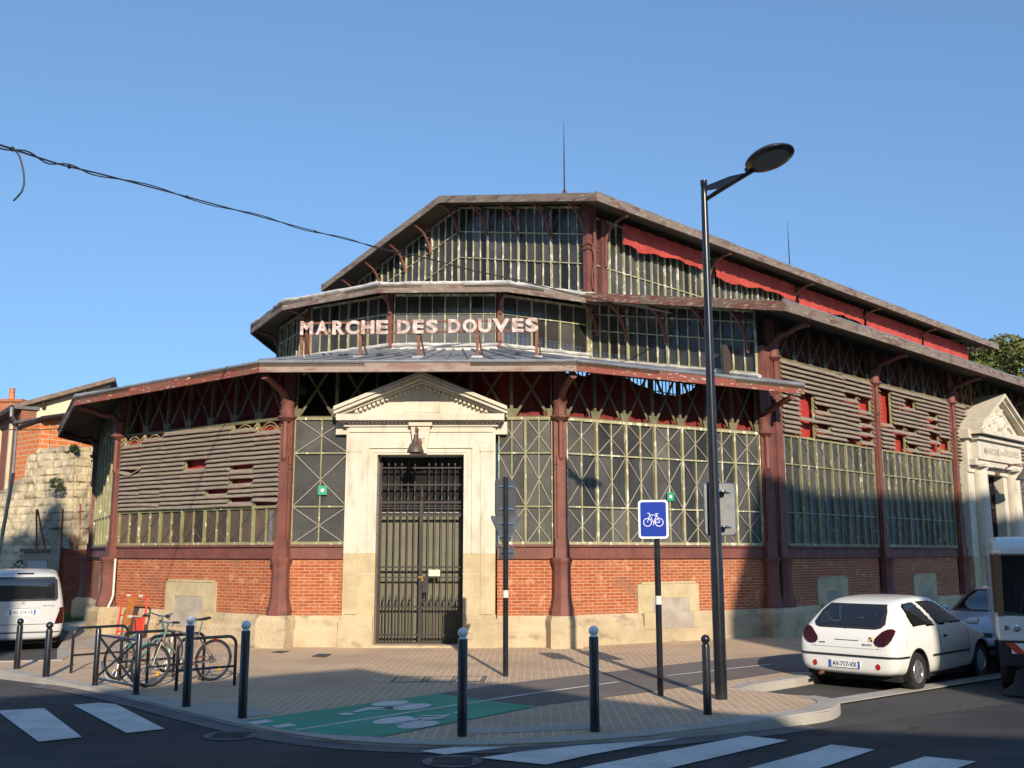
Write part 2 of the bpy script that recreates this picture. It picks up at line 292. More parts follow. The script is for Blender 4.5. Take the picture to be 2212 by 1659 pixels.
    def build(s, name, m, parent=None, smooth=False, recalc=True, weld=False, angle=None):
        me = bpy.data.meshes.new(name); vs = s.v
        if parent is not None:
            r_ = parent
            while r_.parent: r_ = r_.parent
            inv = r_.matrix_basis.inverted(); vs = [inv @ v for v in vs]
        me.from_pydata([tuple(v) for v in vs], [], s.f)
        ul = me.uv_layers.new(name='UVMap')
        for i, q in enumerate(s.uv): ul.data[i].uv = q
        if recalc or weld:
            b = bmesh.new(); b.from_mesh(me)
            if weld: bmesh.ops.remove_doubles(b, verts=b.verts, dist=.0005)
            if recalc: bmesh.ops.recalc_face_normals(b, faces=b.faces)
            b.to_mesh(me); b.free()
        if smooth:
            me.polygons.foreach_set('use_smooth', [True] * len(me.polygons))
            me.set_sharp_from_angle(angle=R(angle or 40))
        me.materials.append(MT[m] if isinstance(m, str) else m)
        o = bpy.data.objects.new(name, me); COL.objects.link(o)
        if parent is not None: o.parent = parent
        return o
def tag(o, label, cat=None, group=None, kind=None):
    if label: o['label'] = label
    if cat: o['category'] = cat
    if group: o['group'] = group
    if kind: o['kind'] = kind
    return o
def thing(name, label, cat, loc=(0, 0, 0), rz=0, group=None):
    o = bpy.data.objects.new(name, None); COL.objects.link(o); o.empty_display_size = .2
    o.location = loc; o.rotation_euler = (0, 0, rz); bpy.context.view_layer.update()
    o.matrix_basis = Matrix.Translation(Vector(loc)) @ Matrix.Rotation(rz, 4, 'Z')
    return tag(o, label, cat, group)
def structure(o): o['kind'] = 'structure'; return o
def copy_tree(o, parent=None):
    c = o.copy(); COL.objects.link(c); c.parent = parent
    for ch in list(o.children): copy_tree(ch, c)
    return c
def textmesh(body, size=1., ext=0., off=0., spacing=1., shear=0.):
    cu = bpy.data.curves.new('txt', 'FONT'); cu.body = body; cu.size = size; cu.extrude = ext; cu.offset = off; cu.align_x = 'CENTER'; cu.space_character = spacing; cu.shear = shear
    ob = bpy.data.objects.new('txt', cu); COL.objects.link(ob); dg = bpy.context.evaluated_depsgraph_get(); dg.update()
    me = bpy.data.meshes.new_from_object(ob.evaluated_get(dg)); bpy.data.objects.remove(ob); return me
class Fr:
    "wall frame: s along A->B, d outwards, z up"
    def __init__(f, A, B):
        f.A = Vector((A[0], A[1])); B = Vector((B[0], B[1])); f.L = (B - f.A).length; f.X = (B - f.A) / f.L; f.O = Vector((f.X.y, -f.X.x))
    def P(f, s, d, z):
        q = f.A + f.X * s + f.O * d; return Vector((q.x, q.y, z))
# ================================================================== the ground
KERB = [(-40, 17.2), (-14, 17.6), (-8.8, 17.65)] + [tuple(gp(u, v)[:2]) for u, v in ((100, 1471), (200, 1489), (296, 1508), (400, 1536), (500, 1560), (600, 1581), (720, 1598), (830, 1605), (950, 1609), (1070, 1608), (1190, 1604), (1290, 1598), (1400, 1589), (1500, 1576), (1580, 1566), (1650, 1556), (1730, 1545), (1790, 1536), (1812, 1527), (1817, 1517), (1800, 1510), (1760, 1504))]
NOTCH = [tuple(gp(u, v)[:2]) for u, v in ((1700, 1500), (1640, 1493), (1600, 1490), (1630, 1480), (1718, 1467))] + [(6.0, 18.05), (10.5, 22.4), (40, 51.2)]
LEFT_IN = [(-80, 60), (-33, 61), (-12.05, 28.0), (-9.62, 21.7), (-8.65, 19.55), (-9.6, 19.33), (-40, 19.1)]
BX = (-9.5, -7., .8, 3.2)
def rz(x):      # the carriageway falls away from the dropped kerb towards both sides
    tab = [(-1e5, -.15), (-9.5, -.15), (-7., -.04), (.8, -.04), (3.2, -.125), (1e5, -.125)]
    return next(z0 + (z1 - z0) * (x - a0) / (a1 - a0) for (a0, z0), (a1, z1) in zip(tab, tab[1:]) if x <= a1)
def poly_sheet(name, pts, z, m, parent=None, road=False):
    mb = MB(); v2 = [Vector(p[:2]) for p in pts]; n2 = len(v2); ed = []
    if road:
        for k, bx in enumerate(BX): v2 += [Vector((bx, -200)), Vector((bx, 200))]; ed.append((n2 + 2 * k, n2 + 2 * k + 1))
    r_ = geometry.delaunay_2d_cdt(v2, ed, [list(range(n2))], 1, 1e-5)
    tri = [f for f, og in zip(r_[2], r_[5]) if 0 in og] if road else r_[2]
    if not tri: tri = r_[2]
    r_ = (r_[0], r_[1], tri)
    me_v = [Vector((p.x, p.y, z + (rz(p.x) if road else 0))) for p in r_[0]]; mb.v = me_v; mb.f = [tuple(f) for f in r_[2]]; mb.uv = [(me_v[i].x, me_v[i].y) for f in r_[2] for i in f]
    for i, f in enumerate(mb.f):
        a_, b_, c_ = (me_v[j] for j in f[:3])
        if (b_ - a_).cross(c_ - a_).z < 0: mb.f[i] = tuple(reversed(f))
    return mb.build(name, m, parent, recalc=False)
o = poly_sheet('ground', [(-1500, -1500), (1500, -1500), (1500, 1500), (-1500, 1500)], -.30, 'dirt'); structure(o)
o = poly_sheet('road', [(-90, -60), (120, -60), (120, 120), (-90, 120)], 0, 'asphalt', road=True); structure(o)
# darker resurfaced asphalt of the junction
J = [gp(u, v, -.12) for u, v in ((-700, 1532), (0, 1531), (150, 1536), (330, 1568), (520, 1602), (700, 1624), (900, 1634), (1100, 1634), (1300, 1625), (1500, 1606), (1700, 1582), (1900, 1558), (2212, 1515))]
o = poly_sheet('junction_asphalt', [(p.x, p.y) for p in J] + [(16, 19), (30, 10), (30, -8), (-30, -8), (-30, 10)], .004, 'asphalt_new', road=True); structure(o)
PAVE = KERB + NOTCH + LEFT_IN
o = poly_sheet('pavement', PAVE, 0, 'paver'); structure(o)
o = poly_sheet('side_pavement', [(-12.05, 28.0), (-9.55, 21.9), (-8.3, 21.6), (-7.9, 23), (-10.6, 27.4), (-12.6, 31), (-30, 62), (-33, 61)], .004, 'concrete'); structure(o)
# granite kerb: stones with a real face
def kerb_ring(name, pts, wd, top, bottom, m='kerb', zf=None, joint=1.0):
    mb = MB(); P_ = [Vector(p) for p in pts]; D = []
    for i in range(len(P_)):
        t = (P_[min(i + 1, len(P_) - 1)] - P_[max(i - 1, 0)]).normalized(); D.append(Vector((-t.y, t.x)))
    zf = zf or (lambda p: top); rings = []
    for p, d in zip(P_, D):
        z = zf(p); q = p + d * wd
        rings.append([(p.x, p.y, bottom), (p.x - 0 * d.x, p.y, z - .03), (p.x + d.x * .02, p.y + d.y * .02, z), (q.x, q.y, z), (q.x, q.y, bottom)])
    mb.loft(rings, True); k = mb.build(name, m)
    return structure(k)
def kz(p):   # dropped by the crossings, full height at the nose
    return -.075 if p.x < 1.2 and p.x > -5 else .012 if p.x > 2.6 else -.075 + .087 * (p.x - 1.2) / 1.4 if p.x > 0 else -.03
def dense(pts, st=.35):
    r_ = []
    for p, q in zip(pts, pts[1:]):
        L_ = math.hypot(q[0] - p[0], q[1] - p[1]); k = max(1, int(L_ / st)) if L_ < 20 else 1
        r_ += [(p[0] + (q[0] - p[0]) * i / k, p[1] + (q[1] - p[1]) * i / k) for i in range(k)]
    return r_ + [pts[-1]]
def smooth_line(pts, it=2):
    for _ in range(it):
        r_ = [pts[0]]
        for p, q in zip(pts, pts[1:]): r_ += [(p[0] * .75 + q[0] * .25, p[1] * .75 + q[1] * .25), (p[0] * .25 + q[0] * .75, p[1] * .25 + q[1] * .75)]
        pts = r_ + [pts[-1]]
    return pts
kl = dense(smooth_line(KERB[2:]), .3)
kerb_ring('kerb', kl, .30, .012, -.3, zf=lambda p: kz(p) + .02 if False else (.014 if p.x > 2.6 or p.x < -6 else .006))
kerb_ring('side_kerb', dense([(-40, 17.2), (-14, 17.6), (-8.8, 17.65)], 2), .3, .006, -.3)
kerb_ring('bay_kerb', dense(NOTCH[2:]), .2, .012, -.3)
kerb_ring('inner_kerb', dense([(-33, 61), (-12.05, 28.0), (-9.62, 21.7), (-8.65, 19.55), (-9.6, 19.33), (-40, 19.1)], .5), .2, .012, -.3)
# gutter band along the kerb, flush strip in front of the parking bay
gl = [Vector(p) for p in smooth_line(KERB[3:-5])]
gb = []
for i, p in enumerate(gl):
    t = (gl[min(i + 1, len(gl) - 1)] - gl[max(i - 1, 0)]).normalized(); gb.append((p, p - Vector((-t.y, t.x)) * .3))
mb = MB()
for (a_, b_), (c_, d_) in zip(gb, gb[1:]): mb.face([(q.x, q.y, rz(q.x) + .010) for q in (a_, b_, d_, c_)])
structure(mb.build('gutter', 'gutter'))
def groad(u, v):
    p = gp(u, v, -.08)
    for _ in range(8): p = gp(u, v, rz(p.x))
    return p
def marking(name, px, m, z, parent=None):
    if z < -.05: return structure(poly_sheet(name, [groad(u, v)[:2] for u, v in px], .015, m, parent, road=True))
    return structure(poly_sheet(name, [gp(u, v, z)[:2] for u, v in px], z, m, parent))
for nm_, px_ in (('tar_patch', [(300, 1632), (470, 1622), (640, 1648), (560, 1668), (360, 1659)]), ('tar_patch', [(1700, 1598), (1790, 1590), (1860, 1600), (1760, 1612)])):
    structure(poly_sheet(nm_, [groad(u, v)[:2] for u, v in px_], .006, 'tar', road=True))
e0, e1 = gp(1812, 1520, -.1), gp(2140, 1468, -.1); dv = (e1 - e0).normalized(); e1 = e0 + dv * 30; nv = Vector((-dv.y, dv.x, 0)) * .32
structure(MB().hexa([tuple(e0), tuple(e1), tuple(e1 + nv), tuple(e0 + nv)], [tuple(p + Vector((0, 0, .012))) for p in (e0, e1, e1 + nv, e0 + nv)]).build('channel', 'kerb'))
def c2(x, y): return ((700 + x * .45208) / 1.4756, (1850 + y * .45208) / 1.4756)      # enlarged-detail coordinates -> photo coordinates
def c3(x, y): return ((1600 + x * .49729) / 1.4756, (1850 + y * .49729) / 1.4756)
def c1(x, y): return ((x * .42076) / 1.4756, (1750 + y * .42076) / 1.4756)
# cycle lane across the pavement
lane = [gp(u, v)[:2] for u, v in ((948, 1498), (1084, 1478), (1516, 1429), (1741, 1412))]
lane_lo = [gp(u, v)[:2] for u, v in ((1157, 1526), (1418, 1493), (1573, 1470), (1695, 1452))]
structure(poly_sheet('cycle_lane', [tuple(p) for p in lane] + [(12.5, 27.5), (36, 50), (37.4, 48.8), (11.5, 23.9), (6.4, 18.9), (5.1, 17.6)] + [tuple(p) for p in reversed(lane_lo)], .004, 'lane_asphalt'))
marking('lane_paint', [(526.6, 1556), (948, 1498), (1157.6, 1526), (827, 1590), (720, 1587), (610, 1575)], 'lane_green', .008)
def line_mark(name, px, wd, m='road_white', z=.012):
    mb = MB(); p_ = [gp(u, v, z) for u, v in px]
    for p, q in zip(p_, p_[1:]):
        t = (q - p).normalized(); k = Vector((-t.y, t.x, 0)) * wd / 2; mb.face([tuple(p - k), tuple(q - k), tuple(q + k), tuple(p + k)])
    return structure(mb.build(name, m, recalc=False))
line_mark('lane_line', [c2(530, 1055), c2(1690, 874), c2(2212, 795), c3(745, 650)], .065)
line_mark('lane_line', [c3(1060, 610), c3(1720, 537)], .065)
marking('lane_mark', [c2(190, 1000), c2(325, 979), c2(385, 994), c2(245, 1016)], 'road_white', .012)
marking('lane_mark', [c2(355, 1028), c2(490, 1007), c2(550, 1022), c2(408, 1040)], 'road_white', .012)
def ell(cx, cy, rx, ry, sl, f=c2, k=28):
    return [f(cx + rx * math.cos(t * 6.2832 / k), cy + ry * math.sin(t * 6.2832 / k) + sl * rx * math.cos(t * 6.2832 / k)) for t in range(k)]
for nm, els, polys in (('cycle_symbol', [(1203, 865, 132, 17, -.08), (1359, 891, 134, 20, -.09), (893, 941, 52, 8, -.02)], [[(935, 925), (1040, 893), (1180, 893), (1250, 888), (1255, 897), (1080, 908), (1180, 911), (1180, 916), (1050, 913), (965, 930)], [(1150, 900), (1350, 862), (1352, 868), (1180, 906)], [(1240, 890), (1340, 868), (1360, 871), (1250, 898)]]),
                       ('cycle_symbol', [(1226, 985, 146, 22, -.1), (1400, 1017, 150, 23, -.1), (1700, 929, 50, 8, -.02)], [[(1650, 940), (1560, 975), (1470, 983), (1360, 975), (1415, 965), (1530, 962), (1580, 956), (1415, 957), (1415, 951), (1600, 948)], [(1230, 1014), (1440, 980), (1445, 986), (1240, 1019)], [(1340, 985), (1420, 966), (1475, 968), (1350, 990)]])):
    mb = MB()
    for e in els: mb.face([tuple(gp(u, v, .0125)) for u, v in ell(*e)])
    for q in polys: mb.face([tuple(gp(*c2(x, y), .0135)) for x, y in q])
    structure(mb.build(nm, 'road_white'))
marking('crosswalk_stripe', [(0, 1537), (95, 1532), (177, 1595), (83, 1605), (0, 1543)], 'road_white', -.117)
marking('crosswalk_stripe', [(158, 1525), (215, 1520), (250, 1523), (355, 1577), (273, 1586)], 'road_white', -.117)
marking('crosswalk_stripe', [(905, 1625), (985, 1617), (1108, 1615), (1080, 1619), (960, 1633)], 'road_white', -.117)
marking('crosswalk_stripe', [(1037, 1640), (1130, 1626), (1300, 1610), (1470, 1597), (1180, 1655)], 'road_white', -.117)
marking('crosswalk_stripe', [(1180, 1680), (1612, 1592), (1702, 1602), (1330, 1690)], 'road_white', -.117)
marking('crosswalk_stripe', [(1480, 1700), (1795, 1611), (1890, 1622), (1640, 1700)], 'road_white', -.117)
marking('crosswalk_stripe', [(1800, 1700), (1998, 1637), (2110, 1648), (1960, 1700)], 'road_white', -.117)
# granite pads by the dropped kerbs
marking('kerb_pad', [(405, 1523), (450, 1516), (500, 1517), (600, 1541), (535, 1549), (470, 1540)], 'kerb', .004)
marking('kerb_pad', [c2(1735, 1040), c2(2212, 1028), c3(560, 905), c3(655, 935), c3(560, 950), c3(0, 978), c2(1750, 1078)], 'kerb', .004)
def plate_cover(name, px, lab, m='asphalt'):
    pts = [gp(u, v, .004) for u, v in px]; return tag(MB().hexa([tuple(p) for p in pts], [(p.x, p.y, .012) for p in pts]).build(name, m), lab, 'manhole cover')
plate_cover('manhole_cover', [c2(365, 508), (c2(415, 498)), c2(490, 500), c2(440, 513)], 'small dark manhole cover in the paving, further left, nearer the wall')
plate_cover('manhole_cover', [c2(650, 537), c2(695, 519), c2(793, 521), c2(745, 543)], 'grey manhole cover in the paving in front of the stone doorway')
mh = thing('manhole_cover', 'long inspection cover framed by thin black lines in the tan paving', 'manhole cover', tuple(gp(1010, 1472)))
q = [gp(*c2(x, y), .004) for x, y in ((1208, 717), (1255, 680), (1885, 675), (1860, 712))]
mb = MB()
for p_, q_ in ((0, 1), (1, 2), (2, 3), (3, 0)): mb.bar(q[p_], q[q_], .03, .006)
for f_ in (.32, .37, .64, .68, .97): mb.bar(q[0].lerp(q[3], f_), q[1].lerp(q[2], f_), .03, .006)
mb.build('frame', 'seam', mh)
for cx_, cy_, lb_ in ((1640, 1283, 'round manhole cover in the dark road beside the zebra crossing'), (80, 1100, 'worn oval drain cover in the gutter below the green marking')):
    g0 = groad(*c2(cx_, cy_)); o = tag(MB().lathe([(.0, 0), (.30, 0), (.30, .006), (.0, .006)], (g0.x, g0.y, rz(g0.x) + .009), 28).build('manhole_cover', 'gutter'), lb_, 'manhole cover'); m = MB()
    for k in range(7): m.box(g0.x - .2, g0.x + .2, g0.y - .2 + k * .06, g0.y - .18 + k * .06, rz(g0.x) + .015, rz(g0.x) + .019)
    m.build('ribs', 'tar', o)
# ================================================================== the market hall
aA = Vector((math.sin(R(45.7)), math.cos(R(45.7)))); nA = Vector((math.cos(R(45.7)), -math.sin(R(45.7))))
P3 = Vector((6.39, 25.2)); C0 = P3 - nA * 11.8
def V(Rr, k): t = R(-45.7 - 30 * k); return C0 + Vector((math.cos(t), math.sin(t))) * Rr
P0 = Vector((-10.22, 25.93)); Pm = Vector((-13.03, 31.35))
T1 = [V(11.8, 6), V(11.8, 5), Pm, P0, V(11.8, 2), V(11.8, 1), P3]
T2 = [V(6, k) for k in range(6, -1, -1)]
def HP(nn, al, z): q = C0 + nA * nn + aA * al; return Vector((q.x, q.y, z))
H = thing('market_hall', 'large old iron, glass and brick market hall with three stacked roofs', 'market hall', (C0.x, C0.y, 0))
def offset(pts, o_, mitre_end=True):
    n_ = len(pts); N = [Fr(pts[i], pts[i + 1]).O for i in range(n_ - 1)]; r_ = []
    for i in range(n_):
        if i == 0: r_.append(pts[0] - nA * o_ if mitre_end else pts[0] + N[0] * o_)
        elif i == n_ - 1: r_.append(pts[-1] + nA * o_ if mitre_end else pts[-1] + N[-1] * o_)
        else: b_ = (N[i - 1] + N[i]).normalized(); r_.append(pts[i] + b_ * (o_ / b_.dot(N[i])))
    return r_
PL_T, BR_T, SILL, WT = .66, 1.88, 2.19, 5.02
def masonry(f, s0, s1, holes=()):
    "plinth, brick panel, iron sill beam"
    xs = [s0] + [x for h in holes for x in h] + [s1]
    for i in range(0, len(xs), 2):
        x0, x1 = xs[i], xs[i + 1]
        if x1 - x0 < .02: continue
        MB(f.P).prism([(-.05, -.3), (.16, -.3), (.16, .34), (.10, .42), (.10, .55), (.03, PL_T), (-.05, PL_T)], x0, x1, 0).build('plinth', 'stone_plinth', H)
        MB(f.P).box(x0, x1, -.30, 0, PL_T - .02, BR_T).build('brick_panel', 'brick', H)
        m = MB(f.P); m.box(x0, x1, -.25, .06, BR_T, BR_T + .05); m.box(x0, x1, -.25, .03, BR_T + .05, SILL - .05); m.box(x0, x1, -.25, .08, SILL - .05, SILL - .005)
        for q in range(int((x1 - x0) / 1.2)): m.box(x0 + .6 + q * 1.2, x0 + .63 + q * 1.2, .03, .038, BR_T + .05, SILL - .05)
        m.build('sill_beam', 'red_iron', H)
def surround(f, s0, s1, i0, i1, top=1.33, it=1.0):
    m = MB(f.P)
    for x0, x1 in ((s0, i0), (i1, s1)):
        m.box(x0, x1, .001, .045, PL_T - .01, top); m.box(x0 + (.08 if x0 == s0 else 0), x1 - (0 if x0 == s0 else .08), .10, .175, .30, PL_T)
    m.box(i0, i1, .001, .045, it, top); m.box(s0 + .1, s1 - .1, .001, .06, top, top + .05)
    o = m.build('blind_window', 'stone_yellow', H)
    MB(f.P).box(i0, i1, .03, .036, .35, it).build('infill', 'concrete', o); MB(f.P).box(i0, i1, .12, .168, .3, PL_T).build('infill', 'concrete', o)
def window(f, s0, s1, z0, z1, npan, rows=(), xb=True, sub=2, g='glass', m='olive', brace='rod', top=None, mull=.052, transom=.032, d0=0., nsill=True):
    "iron glazing: frame mesh, glass and bracing below it; top(s)=raked head"
    F_ = MB(f.P); G = MB(f.P); X = MB(f.P); w_ = (s1 - s0) / npan; rows = list(rows)
    zb = (lambda s: z0(s)) if callable(z0) else (lambda s: z0)
    zt = (lambda s: z1(s)) if callable(z1) else (lambda s: z1)
    rw = [r_ if callable(r_) else (lambda s, r_=r_: r_) for r_ in rows]
    for i in range(npan * sub + 1):
        s = s0 + i * w_ / sub; k = mull if i % sub == 0 else mull * .5; dd = .05 if i % sub == 0 else .03
        a_ = max(s0, s - k / 2); b_ = min(s1, s + k / 2)
        F_.hexa([(a_, d0 - .03, zb(a_)), (b_, d0 - .03, zb(b_)), (b_, d0 + dd, zb(b_)), (a_, d0 + dd, zb(a_))], [(a_, d0 - .03, zt(a_)), (b_, d0 - .03, zt(b_)), (b_, d0 + dd, zt(b_)), (a_, d0 + dd, zt(a_))])
    segs = sorted(set([s0, s1] + [s0 + i * w_ for i in range(npan + 1)]))
    for a_, b_ in zip(segs, segs[1:]):
        for fn, t_ in [(zb, .06), (zt, -.06)] + [(r_, transom / 2) for r_ in rw]:
            lo, hi = (0, t_) if fn is zb else (t_, 0) if fn is zt else (-t_, t_)
            F_.hexa([(a_, d0 - .02, fn(a_) + lo), (b_, d0 - .02, fn(b_) + lo), (b_, d0 + .037, fn(b_) + lo), (a_, d0 + .037, fn(a_) + lo)], [(a_, d0 - .02, fn(a_) + hi), (b_, d0 - .02, fn(b_) + hi), (b_, d0 + .037, fn(b_) + hi), (a_, d0 + .037, fn(a_) + hi)])
        ord_ = sorted([zb] + rw + [zt], key=lambda fn: fn(a_))
        for q in range(sub):
            p0 = a_ + (b_ - a_) * q / sub; p1 = a_ + (b_ - a_) * (q + 1) / sub
            for l0, l1 in zip(ord_, ord_[1:]):
                if l1(p0) - l0(p0) < .03: continue
                t_ = [rnd.uniform(-.006, .006) for _ in range(3)]; e_ = -.014
                G.face([(p0, d0 + e_ + t_[0], l0(p0)), (p1, d0 + e_ + t_[1], l0(p1)), (p1, d0 + e_ + t_[1] + t_[2], l1(p1)), (p0, d0 + e_ + t_[0] + t_[2], l1(p0))])
        if xb:
            lv = [zb] + rw + [zt]
            for l0, l1 in zip(lv, lv[1:]):
                for p, q in (((a_, l0(a_)), (b_, l1(b_))), ((a_, l1(a_)), (b_, l0(b_)))):
                    X.bar((p[0], d0 + .012, p[1]), (q[0], d0 + .012, q[1]), (.015 if brace == 'rod' else .009), .014, up=(0, 1, 0))
    o = F_.build('window', m, H); go = G.build('glass', g, o, recalc=False); pa = go.data.attributes.new('pane', 'FLOAT', 'FACE')
    for q in range(len(G.f)): pa.data[q].value = min(1, max(0, rnd.gauss(.42, .2))) if rnd.random() > .05 else rnd.choice((0, 1.6))
    if xb: X.build('cross_bracing', brace, o)
    return o
def lattice(f, s0, s1, z0, z1, npan, d=-.06, m='olive_shaded'):
    L_ = MB(f.P); w_ = (s1 - s0) / npan
    for i in range(npan + 1):
        s = s0 + i * w_; L_.box(max(s0, s - .035), min(s1, s + .035), d - .04, d + .05, z0, z1)
        L_.hexa([(s - .09, d + .05, z0), (s + .09, d + .05, z0), (s + .09, d + .065, z0), (s - .09, d + .065, z0)], [(s - .14, d + .05, z0 + .22), (s + .14, d + .05, z0 + .22), (s + .14, d + .065, z0 + .22), (s - .14, d + .065, z0 + .22)])
    for i in range(npan):
        a_ = s0 + i * w_; b_ = a_ + w_
        L_.bar((a_ + .04, d + .02, z0), (b_ - .04, d + .02, z1), .022, .055, up=(0, 0, 1)); L_.bar((a_ + .04, d - .01, z1), (b_ - .04, d - .01, z0), .022, .055, up=(0, 0, 1))
    L_.box(s0, s1, d - .05, d + .075, z0 - .02, z0 + .05)
    return L_.build('lattice_truss', m, H)
def louvres(f, s0, s1, z0, z1, npan, pitch, missing=(), partial=(), m='louvre', red=True, dep=.13):
    w_ = (s1 - s0) / npan; nr = int(round((z1 - z0) / pitch))
    S_ = MB(f.P); K = MB(f.P)
    for i in range(npan):
        a_ = s0 + i * w_ + .006; b_ = a_ + w_ - .012
        for r_ in range(nr):
            z = z0 + (r_ + .5) * pitch
            if any(pi == i and za <= z <= zb for pi, za, zb in missing): continue
            t1, t2 = rnd.uniform(-.008, .008), rnd.uniform(-.008, .008); sag = 0
            if rnd.random() < .03: t2 -= .04
            y0, y1 = .02, .02 + dep * .66; h = pitch * .86; th = .02
            S_.hexa([(a_, y0, z + h / 2 + t1), (b_, y0, z + h / 2 + t2), (b_, y1, z - h / 2 + t2), (a_, y1, z - h / 2 + t1)],
                    [(a_, y0 + .004, z + h / 2 + t1 + th), (b_, y0 + .004, z + h / 2 + t2 + th), (b_, y1 + .012, z - h / 2 + t2 + th * .8), (a_, y1 + .012, z - h / 2 + t1 + th * .8)])
    for i in range(npan + 1):
        s = s0 + i * w_
        K.box(s - .03, s + .03, -.03, .02, z0, z1)
        for r_ in range(nr):
            z = z0 + (r_ + .5) * pitch; K.bar((s, .015, z + .05), (s, .02 + dep * .66, z - .05), .012, .03)
    o = S_.build('louvre_panel', m, H); K.build('louvre_frame', 'olive', o)
    return o
def wavy(f, s0, s1, zt, zb, d, m='red_sheet', name='red_sheeting', k=30, amp=.03, par=None):
    "hanging sheet; zt/zb functions of s; has folds"
    mb = MB(f.P); rg = []
    for i in range(k + 1):
        s = s0 + (s1 - s0) * i / k; t0, b0 = zt(s), zb(s)
        rg.append([(s, d + amp * math.sin(s * 9 + j * 1.7) + amp * .6 * math.sin(s * 23 + j), b0 + (t0 - b0) * j / 5) for j in range(6)])
    mb.loft(rg, False, closed=False); return mb.build(name, m, H, smooth=True, recalc=False)
def column(p, out, z1=5.0, wide=.30, cap=True, base=True, rot=None, bt=1.08, bz=5.80, brk=True):
    "cast-iron column against a corner: octagonal foot, flat riveted shaft, collar, curved bracket"
    O_ = Vector(out).normalized(); X_ = Vector((-O_.y, O_.x))
    def T(s, d, z): q = p + X_ * s + O_ * d; return Vector((q.x, q.y, z))
    MB(T).prism([(-.36, .44), (.36, .44), (.36, -.1), (-.36, -.1)], -.3, .56, 2).hexa([(-.36, .44, .56), (.36, .44, .56), (.36, -.1, .56), (-.36, -.1, .56)], [(-.30, .36, PL_T + .01), (.30, .36, PL_T + .01), (.30, -.1, PL_T + .01), (-.30, -.1, PL_T + .01)]).build('pedestal', 'stone_plinth', H)
    c = MB(T); c.lathe([(.0, 0), (.275, 0), (.275, .13), (.265, .15), (.235, .26), (.205, .42), (.195, 1.02), (.21, 1.10), (.235, 1.16), (.25, 1.2), (.25, 1.24), (.0, 1.24)], (0, .09, PL_T), 8, rot=.3927)
    c.hexa([(-.17, -.02, 1.90), (.17, -.02, 1.90), (.17, .17, 1.90), (-.17, .17, 1.90)], [(-.15, -.02, 2.30), (.15, -.02, 2.30), (.15, .15, 2.30), (-.15, .15, 2.30)])
    c.box(-wide / 2, wide / 2, -.04, .075, 2.3, z1); c.box(-.10, .10, .0, .13, 2.3, z1 - .85); c.lathe([(.05, 0), (.075, .06), (.06, .1), (.06, .8), (.05, .9)], (0, .12, z1 - .95), 8)
    for zz in range(int((z1 - 2.5) / .33)):
        for sx in (-1, 1): c.ball((sx * (wide / 2 - .025), .078, 2.55 + zz * .33), .014, 6, 4)
    for zz in (z1 - 1.15, z1 - 1.05): c.box(-.165, .165, -.02, .10, zz, zz + .02)
    c.lathe([(.10, -.10), (.19, -.03), (.22, 0), (.22, .04), (.16, .06), (.15, .2)], (0, .06, z1), 8, rot=.3927)
    o = c.build('column', 'red_iron', H, smooth=True, angle=30)
    if brk:
        m = MB(T); m.lathe([(.0, 0), (.16, 0), (.15, .22), (.18, .30), (.13, .38), (.0, .4)], (0, .05, z1 + .06), 10)
        m.tube([(0, .10, z1 + .30), (0, .16, z1 + .42), (0, .28, z1 + .56), (0, .50, bz - .16), (0, .80, bz - .06), (0, bt, bz)], [.10, .10, .085, .075, .07, .085], 8)
        m.build('bracket', 'red_iron', o, smooth=True)
        MB(T).box(-.11, .11, -.12, .06, z1 + .05, bz + .3).build('post', 'red_iron', o)
    return o
# ---- annex (lowest tier)
fr = {}
for i in range(6): fr[i] = Fr(T1[i], T1[i + 1])
f0, f1, f2 = fr[3], fr[4], fr[5]
masonry(f0, .15, f0.L - .15); surround(f0, 2.27, 4.14, 2.63, 3.70)
masonry(f1, .15, 1.40); masonry(f1, 4.72, f1.L - .15)
masonry(f2, .15, f2.L - .15); surround(f2, 2.05, 3.83, 2.47, 3.54, 1.30, .98)
masonry(fr[2], .15, fr[2].L - .15); surround(fr[2], 3.2, 4.6, 3.5, 4.3)
for i in (0, 1): masonry(fr[i], .15, fr[i].L - .15); window(fr[i], .15, fr[i].L - .15, SILL, WT, 7, (3.02, 4.21), False)
window(f0, .16, f0.L - .16, SILL, 3.06, 7, (), True, g='glass_brown', brace='rod_dark')
louvres(f0, .16, f0.L - .16, 3.05, 4.97, 7, .1066, missing=[(3, 3.98, 4.24), (5, 3.88, 4.06), (5, 3.54, 3.72), (5, 3.12, 3.27), (4, 3.32, 3.47), (6, 3.0, 3.15), (0, 4.72, 5), (1, 4.86, 5), (5, 4.86, 5), (6, 4.80, 5), (0, 4.05, 4.13)])
